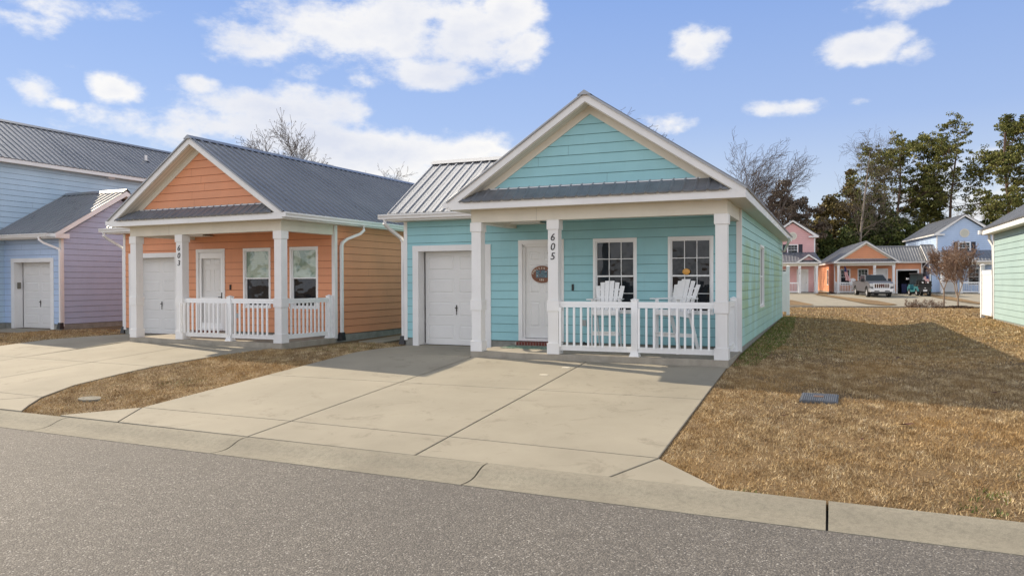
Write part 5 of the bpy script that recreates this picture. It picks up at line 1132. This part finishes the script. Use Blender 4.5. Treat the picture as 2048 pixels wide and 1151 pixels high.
# oval door plaque
def plaque():
    t=empty('door_sign',(-6.44,17.155,1.70),0,'oval brown wooden sign with white lettering hanging on the teal cottage door','door sign'); t.scale=(.9,1,.88)
    q=MB(); q.disc_y(0,-.028,0,.235,40,.024,rx=.30); q.build('plaque',mat('stained wood plaque',(.27,.13,.06),.5,var=.35,vscale=9),t)
    q=MB(); q.disc_y(0,-.031,0,.225,40,.004,rx=.288,m=0); q.build('plaque_face',mat('dark stained wood',(.19,.075,.04),.5,var=.4,vscale=14),t)
    q=MB(); q.box(-.165,.165,-.034,-.030,-.095,.115,0); 
    r=random.Random(4)
    for i in range(26):
        x,z=r.uniform(-.155,.13),r.uniform(-.09,.09); q.box(x,x+r.uniform(.015,.05),-.0365-.0001*i,-.033,z,z+r.uniform(.008,.028),1+i%4)
    q.build('picture',[mat('sea blue paint',(.09,.16,.20),.5),mat('pale sky paint',(.35,.47,.52),.5),mat('dark rock paint',(.03,.03,.04),.5),mat('slate paint',(.15,.22,.28),.5),mat('red trim paint',(.25,.06,.05),.5)],t)
    IV=mat('ivory lettering',(.72,.68,.58),.5); bm=bmesh.new(); txt='PODLESH AB'
    def put(ch,x,z,h,ang):
        cu=bpy.data.curves.new('t','FONT'); cu.body=ch; cu.size=h*1.37; cu.extrude=.003; cu.offset=.002; cu.align_x='CENTER'; ob=bpy.data.objects.new('t',cu); COL.objects.link(ob)
        me=bpy.data.meshes.new_from_object(ob.evaluated_get(bpy.context.evaluated_depsgraph_get())); me.transform(Matrix.Translation((x,-.036,z))@Matrix.Rotation(ang,4,'Y')@Matrix.Rotation(math.pi/2,4,'X')); bm.from_mesh(me); bpy.data.objects.remove(ob); bpy.data.curves.remove(cu); bpy.data.meshes.remove(me)
    for i,ch in enumerate(txt):
        a=R(172-i*16.5); put(ch,.235*math.cos(a),.150*math.sin(a),.042,math.pi/2-a)
    for i,ch in enumerate('605'): put(ch,-.055+.05*i,-.178,.05,0)
    me=bpy.data.meshes.new('lettering'); bm.to_mesh(me); bm.free(); me.materials.clear(); me.materials.append(IV)
    for p in me.polygons: p.material_index=0
    o=bpy.data.objects.new('lettering',me); COL.objects.link(o); o.parent=t
plaque()
def matfn(m,N,L,b,tc,col):
    o=tc.outputs['Object']; n=noise(N,L,o,5,4,.6,2.); L.new(ramp(N,L,n,[(.35,(.05,.12,.09)),(.5,(.14,.25,.20)),(.6,(.36,.38,.28)),(.7,(.08,.10,.13))]),b.inputs['Base Color'])
q=MB(); q.box(-7.02,-5.62,15.95,16.60,.002,.014); tag(q.build('door_mat',mat('green woven mat',(.12,.2,.17),.9,fn=matfn,bump=.004,bscale=120)),'flat green patterned mat on the porch floor by the teal cottage door','mat')
q=MB(); q.tube([(-5.28,16.66,.05),(-5.22,16.62,.09),(-5.12,16.62,.07)],[.03,.06,.02],n=8); q.tube([(-5.26,16.64,.0),(-5.26,16.64,.07)],.025,n=6); tag(q.build('porch_ornament',BLACK,smooth=True),'small black ornament on the porch floor behind the numbered column','ornament')
# lamp globe seen in the right window of the teal cottage
q=MB(); bm=bmesh.new(); bmesh.ops.create_uvsphere(bm,u_segments=20,v_segments=12,radius=.085); me=bpy.data.meshes.new('lamp'); bm.to_mesh(me); bm.free(); me.materials.append(mat('amber glass lamp',(.75,.38,.08),.3)); 
for p in me.polygons: p.use_smooth=True
o=bpy.data.objects.new('window_lamp',me); COL.objects.link(o); o.location=(-2.98,17.06,1.735); o.scale=(1,.25,.8); tag(o,'small round amber ornament hanging low in the right window of the teal cottage','ornament')

# ------------------------------------------------------------------ things in the lawn
def meter_cover():
    t=empty('meter_cover',(-.17,12.57,H(-.17,12.57)+.012),-2,'grey ribbed utility cover plate flush in the lawn right of the driveway','utility cover'); th=math.atan(.063)
    q=MB(); q.box(-.27,.27,-.30,.30,-.04,.0); q.build('frame',mat('grey cover frame',(.085,.095,.11),.6,var=.2,vscale=8),t).rotation_euler=(th,0,0)
    q=MB()
    for i in range(17): x=-.245+i*.0295; q.box(x,x+.017,-.28,.28,0,.012)
    q.build('ribs',mat('grey cover ribs',(.12,.135,.16),.55,var=.25,vscale=9),t).rotation_euler=(th,0,0)
    q=MB(); q.box(-.08,.06,-.02,.07,.008,.017); q.build('reader_lid',mat('rusty brown lid',(.16,.10,.07),.7),t).rotation_euler=(th,0,0)
meter_cover()
r=random.Random(2); q=MB(); q.prism_z([(-11.92+.22*math.cos(a*.7)*(1+.15*r.random()),9.30+.14*math.sin(a*.7)*(1+.2*r.random())) for a in range(9)],-.02,.012,0,lambda x,y:H(x,y)); tag(q.build('valve_cover',mat('weathered grey cover',(.20,.19,.16),.9,var=.3,vscale=12),bevel=.008),'pale round concrete valve cover in the grass strip by the kerb','valve cover')
LEAF=mat('dead brown leaf',(.09,.035,.018),.7)
for i,(x,y,s,lab) in enumerate([(.89,11.1,.11,'curled dark brown leaf, largest on the sunny lawn'),(1.25,17.2,.09,'dark brown leaf in the shaded part of the lawn'),(2.3,13.6,.07,'small dark leaf in shade at the right of the lawn'),(-.62,11.2,.06,'small dark leaf near the driveway edge on the lawn'),(-11.3,15.1,.09,'dark leaf on the grass between the cottages'),(-10.9,11.9,.07,'small brown leaf in the upper part of the grass strip'),(.35,10.2,.05,'tiny brown leaf low on the sunny lawn')]):
    t=Matrix.Rotation(i*1.3,4,'Z'); q=MB(); z=H(x,y)+.015
    P=[t@Vector(p)*s for p in ((-.9,0,.05),(-.3,-.45,.25),(.4,-.35,.12),(1,0,.30),(.4,.40,.22),(-.3,.45,.05))]; c=Vector((0,0,.02))*s
    for a in range(6): q.poly([(x+P[a].x,y+P[a].y,z+P[a].z),(x+P[(a+1)%6].x,y+P[(a+1)%6].y,z+P[(a+1)%6].z),(x+c.x,y+c.y,z+c.z)])
    tag(q.build('fallen_leaf',LEAF),lab,'leaf','fallen leaves on the grass')
# pegs / white drain caps on the drive
q=MB()
for i,(x,y) in enumerate([(-4.98,13.35),(-4.83,14.2)]):
    q=MB(); q.prism_z([(x+.09*math.cos(a*.45),y+.05*math.sin(a*.45)) for a in range(14)],.002,.012,0,lambda x,y:float(P0(x,y))); tag(q.build('drain_cap',mat('pale drain cap',(.62,.58,.48),.8)),['small pale cap on the drive, nearer the street of two','small pale cap on the drive, nearer the porch of two'][i],'drain cap','pale caps beside the driveway joint')
# white privacy fences
def privacy(loc,rz,L,label,caps=True):
    t=empty('privacy_fence',loc,rz,label,'fence','white vinyl fences')
    q=MB(); q.box(-.065,.065,-.065,.065,-.1,2.0); q.box(-.085,.085,-.085,.085,2.0,2.03); q.hexa([(-.075,-.075,2.03),(.075,-.075,2.03),(.075,.075,2.03),(-.075,.075,2.03),(-.02,-.02,2.08),(.02,-.02,2.08),(.02,.02,2.08),(-.02,.02,2.08)]); q.build('post',VINYL,t)
    q=MB(); q.box(.065,L,-.02,.02,.25,1.78); 
    for k in range(int(L/.15)): q.box(.10+k*.15,.105+k*.15,-.023,.023,.25,1.70)
    q.build('panel',VINYL,t); q=MB(); q.box(.065,L,-.035,.035,1.66,1.82); q.build('top_rail',VINYL,t); q=MB(); q.box(.065,L,-.035,.035,.12,.26); q.build('bottom_rail',VINYL,t); return t
privacy((5.40,34.15,H(5.4,34.1)-.02),-88,1.62,'white vinyl privacy fence panel against the pale teal house')
privacy((-1.68,33.9,H(-1.6,33.9)),180,3.0,'white vinyl fence post behind the teal cottage rear corner')

# ------------------------------------------------------------------ vehicles
SILV=mat('silver car paint',(.11,.115,.13),.3,.2,var=.03,vscale=2); CHROME=mat('bright chrome',(.78,.79,.82),.3,.35); CARGL=mat('car glass',(.012,.02,.026),.04,spec=.8); TYRE=mat('tyre rubber',(.02,.02,.021),.85); LAMPG=mat('headlamp lens',(.75,.77,.80),.1,.3); DGREY=mat('dark grey paint',(.06,.06,.065),.3,.4); AMBER_REFL=mat('amber grille reflection',(.13,.06,.03),.25,.7); PLATE=mat('white number plate',(.75,.75,.75),.5)
def wheel(par,x,y,r,w=.27,rim=CHROME,spokes=6):
    q=MB(); n=28
    pr=[(r*.62,-w/2),(r*.93,-w/2),(r,-w/2+.04),(r,w/2-.04),(r*.93,w/2),(r*.62,w/2)]
    for k in range(n):
        a,b=2*math.pi*k/n,2*math.pi*(k+1)/n
        for (r0,y0),(r1,y1) in zip(pr[:-1],pr[1:]): q.poly([(x+r0*math.cos(a),y+y0,r+r0*math.sin(a)),(x+r0*math.cos(b),y+y0,r+r0*math.sin(b)),(x+r1*math.cos(b),y+y1,r+r1*math.sin(b)),(x+r1*math.cos(a),y+y1,r+r1*math.sin(a))])
    wh=q.build('wheel',TYRE,par,smooth=False)
    q=MB()
    for s in (-1,1):
        yy=y+s*(w/2-.03)
        for k in range(spokes):
            a=2*math.pi*k/spokes; c,si=math.cos(a),math.sin(a); 
            for da in (0,): q.hexa([(x+c*.05-si*.03,yy-.02,r+si*.05+c*.03),(x+c*.05+si*.03,yy-.02,r+si*.05-c*.03),(x+c*r*.62+si*.04,yy-.02,r+si*r*.62-c*.04),(x+c*r*.62-si*.04,yy-.02,r+si*r*.62+c*.04),(x+c*.05-si*.03,yy+.01,r+si*.05+c*.03),(x+c*.05+si*.03,yy+.01,r+si*.05-c*.03),(x+c*r*.62+si*.04,yy+.01,r+si*r*.62-c*.04),(x+c*r*.62-si*.04,yy+.01,r+si*r*.62+c*.04)])
        q.disc_y(x,yy-.01,r,r*.16,14,.03)
    q.build('rim',rim,wh); return wh
def arch(cx,r,z0,n=9): return [(cx+r*math.cos(math.pi-math.pi*k/n),z0+r*math.sin(math.pi-math.pi*k/n)) for k in range(n+1)]
def truck(loc,rz,label,paint,grille=True,name='pickup_truck'):
    t=empty(name,loc,rz,label,'pickup truck')     # nose toward +x, length 6
    rw=.43; fx,bx=4.95,1.05; z0=.52
    side=[(0,z0+.1)]+[(bx-.52,z0)]+arch(bx,.50,z0)[1:-1]+[(bx+.52,z0)]+[(fx-.54,z0-.02)]+arch(fx,.52,z0)[1:-1]+[(fx+.54,z0)]+[(5.86,z0),(5.98,z0+.25),(5.98,1.12),(5.90,1.30),(5.45,1.40),(4.30,1.46),(4.2,1.40),(2.05,1.40),(2.0,1.36),(0,1.36)]
    q=MB(); q.prism_y(side,-.99,.99); q.build('body',paint,t,bevel=.045)
    q=MB(); b=[(2.02,-.96,1.38),(4.42,-.96,1.40),(4.42,.96,1.40),(2.02,.96,1.38),(2.25,-.78,1.98),(3.62,-.78,2.0),(3.62,.78,2.0),(2.25,.78,1.98)]; q.hexa(b); q.build('cab',paint,t,bevel=.05)
    q=MB(); V=[Vector(p) for p in b]
    def pane(a,b_,c,d,ins,push):
        A,B_,C,D=[V[i] for i in (a,b_,c,d)]; n=(B_-A).cross(D-A).normalized(); ce=(A+B_+C+D)/4
        if n.dot(ce-Vector((3,0,1.6)))<0: n=-n
        q.poly([tuple(p+(ce-p).normalized()*ins+n*push) for p in (A,B_,C,D)])
    pane(1,2,6,5,.10,.012); q.build('windscreen',CARGL,t)
    for s in (-1,1):
        for (x0,x1,X0,X1) in ((2.30,3.15,2.42,3.14),(3.24,4.22,3.23,3.60)):
            q=MB(); ya=s*.975;yb=s*.80; q.poly([(x0,ya-s*.01,1.44),(x1,ya-s*.01,1.44),(X1,yb+s*.012,1.92),(X0,yb+s*.012,1.92)]); q.build('side_window',CARGL,t)
        q=MB(); q.box(4.05,4.22,s*1.03-.02 if s>0 else -1.27,1.27 if s>0 else s*1.03+.02,1.38,1.66); q.build('mirror',BLACK,t,bevel=.03)
        q=MB(); q.box(5.84,6.0,min(s*.68,s*.97),max(s*.68,s*.97),.98,1.26); q.build('headlight',LAMPG,t,bevel=.03)
        q=MB(); q.box(5.99,6.04,min(s*.86,s*1.0),max(s*.86,s*1.0),.62,.86); q.build('fog_light',LAMPG,t)
        q=MB(); q.box(1.0,2.0,min(s*.80,s*.93),max(s*.80,s*.93),1.36,1.42); q.build('bed_rail',BLACK,t)
        q=MB(); q.box(5.42,5.48,min(s*.4,s*.42),max(s*.42,s*.44),1.4,1.42); q.build('hood_line',BLACK,t)
    q=MB(); q.box(.04,1.98,-.80,.80,1.35,1.40); q.build('bed_cover',BLACK,t)
    q=MB(); q.box(5.95,6.0,-.66,.66,.84,1.24); q.build('grille_back',BLACK if not grille else AMBER_REFL,t)  # amber reflection painted on as the colour of the grille backing
    q=MB(); q.box(5.97,6.03,-.70,.70,1.22,1.29); q.box(5.97,6.03,-.66,.66,.80,.87)
    for k in range(8): y=-.60+k*.171; q.box(5.99,6.03,y-.022,y+.022,.86,1.23)
    q.box(5.97,6.03,-.70,-.64,.84,1.24); q.box(5.97,6.03,.64,.70,.84,1.24); q.build('grille',CHROME,t)
    q=MB(); q.box(6.025,6.04,-.20,.20,1.05,1.15); q.build('grille_badge',mat('dark red badge',(.10,.01,.01),.4),t)
    q=MB(); q.prism_z([(5.8,-1.0),(6.06,-.9),(6.14,-.5),(6.14,.5),(6.06,.9),(5.8,1.0)],.54,.80); q.build('front_bumper',CHROME,t,bevel=.03)
    q=MB(); q.box(6.13,6.15,-.16,.16,.62,.77); q.build('number_plate',PLATE,t)
    q=MB(); q.box(6.10,6.145,-.62,-.22,.57,.64); q.box(6.10,6.145,.22,.62,.57,.64); q.box(5.3,6.0,-.7,.7,.36,.5); q.build('lower_grille',BLACK,t)
    q=MB(); q.box(3.0,3.1,-.02,.02,2.0,2.03); 
    for k in range(3): q.box(3.5,3.56,-.2+.2*k-.03,-.2+.2*k+.03,2.0,2.03)
    q.build('roof_lights',LAMPG,t)
    for x in (fx,bx):
        for s in (-1,1): wheel(t,x,s*.86,rw)
    q=MB(); q.box(.3,5.6,-.75,.75,.34,.56); q.build('chassis',BLACK,t)
    return t
tp=W(1757,70.5); trk=truck((tp[0]-.207*5.3,tp[1]+.978*5.3,H(tp[0],tp[1])+.06),-78,'silver pickup truck with a chrome grille parked nose out before the distant orange cottage',SILV)
trk.rotation_euler=(0,R(1.0),R(-78)); trk.scale=(1.05,1.05,1.05)
tk=W(1972,80); trk2=truck((tk[0],tk[1],H(tk[0],tk[1])+.05),-150,'black car whose silver wheel just shows beside the white fence post',mat('black car paint',(.012,.012,.014),.2,.3),grille=False,name='parked_car'); trk2['category']='car'; 
p5=W(1968,79); trk2.location=(p5[0]+.9,p5[1]+.1,p5[2]+.05); trk2.rotation_euler=(0,0,R(20))
AQUA=mat('aqua cart paint',(.035,.19,.22),.25,.3); SEATM=mat('black vinyl seat',(.015,.017,.016),.45); SKIN=mat('pink fleece',(.5,.3,.3),.8)
def cart(loc,rz,label):
    t=empty('golf_cart',loc,rz,label,'golf cart')      # nose toward +x
    q=MB(); q.prism_y([(0,.42),(.30,.36),(.42,.62),(.75,.66),(.85,.36),(1.9,.34),(2.0,.62),(2.35,.66),(2.48,.36),(2.62,.42),(2.66,.72),(2.30,1.0),(2.0,1.02),(1.9,.52),(1.12,.50),(1.02,.86),(.12,.84),(0,.66)],-.56,.56); q.build('body',AQUA,t,bevel=.05)
    q=MB(); q.box(-.04,.10,-.50,.50,.36,.86); q.build('rear_panel',SEATM,t,bevel=.03)
    q=MB(); q.box(-.12,.42,-.56,.56,.86,1.0); q.hexa([(-.02,-.56,.98),(.12,-.56,.98),(.12,.56,.98),(-.02,.56,.98),(-.12,-.54,1.32),(-.02,-.54,1.32),(-.02,.54,1.32),(-.12,.54,1.32)]); q.build('rear_seat',SEATM,t,bevel=.03)
    q=MB(); q.box(.6,1.1,-.56,.56,.86,1.0); q.hexa([(.48,-.56,.98),(.62,-.56,.98),(.62,.56,.98),(.48,.56,.98),(.40,-.54,1.42),(.50,-.54,1.42),(.50,.54,1.42),(.40,.54,1.42)]); q.build('front_seat',SEATM,t,bevel=.03)
    q=MB(); q.box(.0,2.1,-.62,.62,1.96,2.03); q.build('roof',DGREY,t,bevel=.03)
    for s in (-1,1):
        q=MB(); q.tube([(.06,s*.55,.8),(.10,s*.56,1.97)],.022,n=6); q.build('roof_post',BLACK,t)
        q=MB(); q.tube([(2.25,s*.52,.98),(1.95,s*.56,1.97)],.022,n=6); q.build('roof_post',BLACK,t)
        q=MB(); q.box(2.0,2.06,min(s*.62,s*.86),max(s*.62,s*.86),1.45,1.62); q.build('side_mirror',LAMPG,t)
        q=MB(); q.box(-.03,.0,min(s*.36,s*.52),max(s*.36,s*.52),.64,.74); q.build('tail_light',mat('red lamp',(.4,.02,.02),.3),t)
        q=MB(); q.hexa([(-.13,s*.22-.07,1.12),(-.10,s*.22-.07,1.12),(-.10,s*.22+.07,1.12),(-.13,s*.22+.07,1.12),(-.15,s*.22-.02,1.27),(-.12,s*.22-.02,1.27),(-.12,s*.22+.10,1.27),(-.15,s*.22+.10,1.27)]); q.build('seat_emblem',PLATE,t)
    q=MB(); q.poly([(2.26,-.52,1.0),(2.26,.52,1.0),(1.96,.54,1.94),(1.96,-.54,1.94)]); q.build('windscreen',mat('clear plastic screen',(.12,.14,.15),.1),t)
    q=MB(); q.tube([(1.75,.28,.9),(1.55,.28,1.22)],.02,n=6); q.tube([(1.55+.02*math.cos(a*.63),.28+.17*math.sin(a*.63),1.22+.15*math.cos(a*.63)) for a in range(11)],.016,n=5,cap=False); q.build('steering_wheel',BLACK,t)
    q=MB(); q.box(-.05,-.02,-.17,.17,.40,.56); q.build('number_plate',PLATE,t); q=MB(); q.disc_y(0,0,0,.05,12,.01); e=q.build('badge',LAMPG,t); e.rotation_euler=(0,0,R(90)); e.location=(-.04,0,.70)
    for x in (.42,2.18):
        for s in (-1,1): wheel(t,x,s*.50,.27,.2,spokes=5)
    return t
cp=W(1848,71); ct=cart((cp[0]+.05,cp[1]-.3,H(cp[0],cp[1])+.05),104.5,'aqua golf cart with black seats and a roof, parked right of the open garage'); ct.scale=(1.05,1.05,1.05)
# flags
STR=[mat('flag red',(.50,.03,.04),.8),mat('flag white',(.75,.74,.72),.8),mat('flag navy',(.02,.03,.13),.8)]
def flag(loc,rz,w,h,label,pole=None,hang=0.):
    t=empty('flag',loc,rz,label,'flag','american flags'); q=MB(); nx,nz=14,13
    fold=lambda u,v:(.06*math.sin(u*14+v*3)*u*1.0)
    def P(u,v): return (u*w*(1-hang*.55),fold(u,v)+.0,-v*h-hang*u*h*.9)
    for i in range(nx):
        for j in range(nz):
            u0,u1,v0,v1=i/nx,(i+1)/nx,j/nz,(j+1)/nz; m=2 if (u0<.4 and j<7) else (0 if j%2==0 else 1)
            q.poly([P(u0,v0),P(u1,v0),P(u1,v1),P(u0,v1)],m)
    q.build('cloth',STR,t)
    if pole: q=MB(); q.tube(pole,.018,n=6); q.build('pole',mat('brown flag pole',(.08,.07,.07),.5),t)
    return t
def limp_flag(loc,label):
    t=empty('flag',loc,-14,label,'flag','american flags'); q=MB(); nx,nz=26,16; w,h=.52,1.45
    def P(u,v): 
        wv=w*(.35+.65*v); return (u*wv+.10*v+.03*math.sin(9*v),.07*math.sin(u*11+v*2.5)*(.4+v),-v*h-.10*u)
    for i in range(nx):
        for j in range(nz):
            u0,u1,v0,v1=i/nx,(i+1)/nx,j/nz,(j+1)/nz; m=2 if (j<6 and i<20) else ((i//2)%2)
            q.poly([P(u0,v0),P(u1,v0),P(u1,v1),P(u0,v1)],m)
    q.build('cloth',STR,t); q=MB(); q.tube([(-.12,.28,-1.3),(.02,0,.05)],.018,n=6); q.build('pole',mat('brown flag pole',(.08,.07,.07),.5),t)
fp=rl(.62,-.35); limp_flag((fp[0],fp[1],2.98),'american flag hanging limp from the left column of the distant orange cottage')
f2=flag((cp[0]+.30,cp[1]-.35,H(cp[0],cp[1])+1.92),14,.62,.36,'small faded american flag hanging at the back of the golf cart',None); f2.rotation_euler=(0,R(80),R(14))
# bins in the open garage
def bin_(loc,c,label,s=1.):
    t=empty('wheelie_bin',loc,7,label,'bin','bins in the open garage'); m=mat('bin plastic '+label[:9],c,.6); q=MB(); q.hexa([(-.22,-.24,.05),(.22,-.24,.05),(.22,.24,.05),(-.22,.24,.05),(-.29,-.32,.95*s),(.29,-.32,.95*s),(.29,.34,.95*s),(-.29,.34,.95*s)]); q.build('tub',m,t,bevel=.02); q=MB(); q.box(-.31,.31,-.34,.36,.95*s,1.0*s); q.build('lid',m,t,bevel=.02)
    for x in (-.22,.22): q=MB(); q.prism_x([(.28+.1*math.cos(a*.52),.1+.1*math.sin(a*.52)) for a in range(12)],x-.02,x+.02); q.build('wheel',BLACK,t)
gb=rl(6.9,3.1); bin_((*gb,.14),(.012,.02,.085),'navy blue wheeled bin inside the open garage')
gb=rl(7.5,3.0); bin_((*gb,.14),(.05,.055,.05),'grey green wheeled bin beside the navy bin in the open garage',1.05)
# porch chair at the orange house
oc=rl(1.75,1.25); c3=copy_tree(c1); c3.location=(*oc,.22); c3.rotation_euler=(0,0,R(10)); tag(c3,'white porch chair behind the railing of the distant orange cottage','chair','tall white porch chairs')
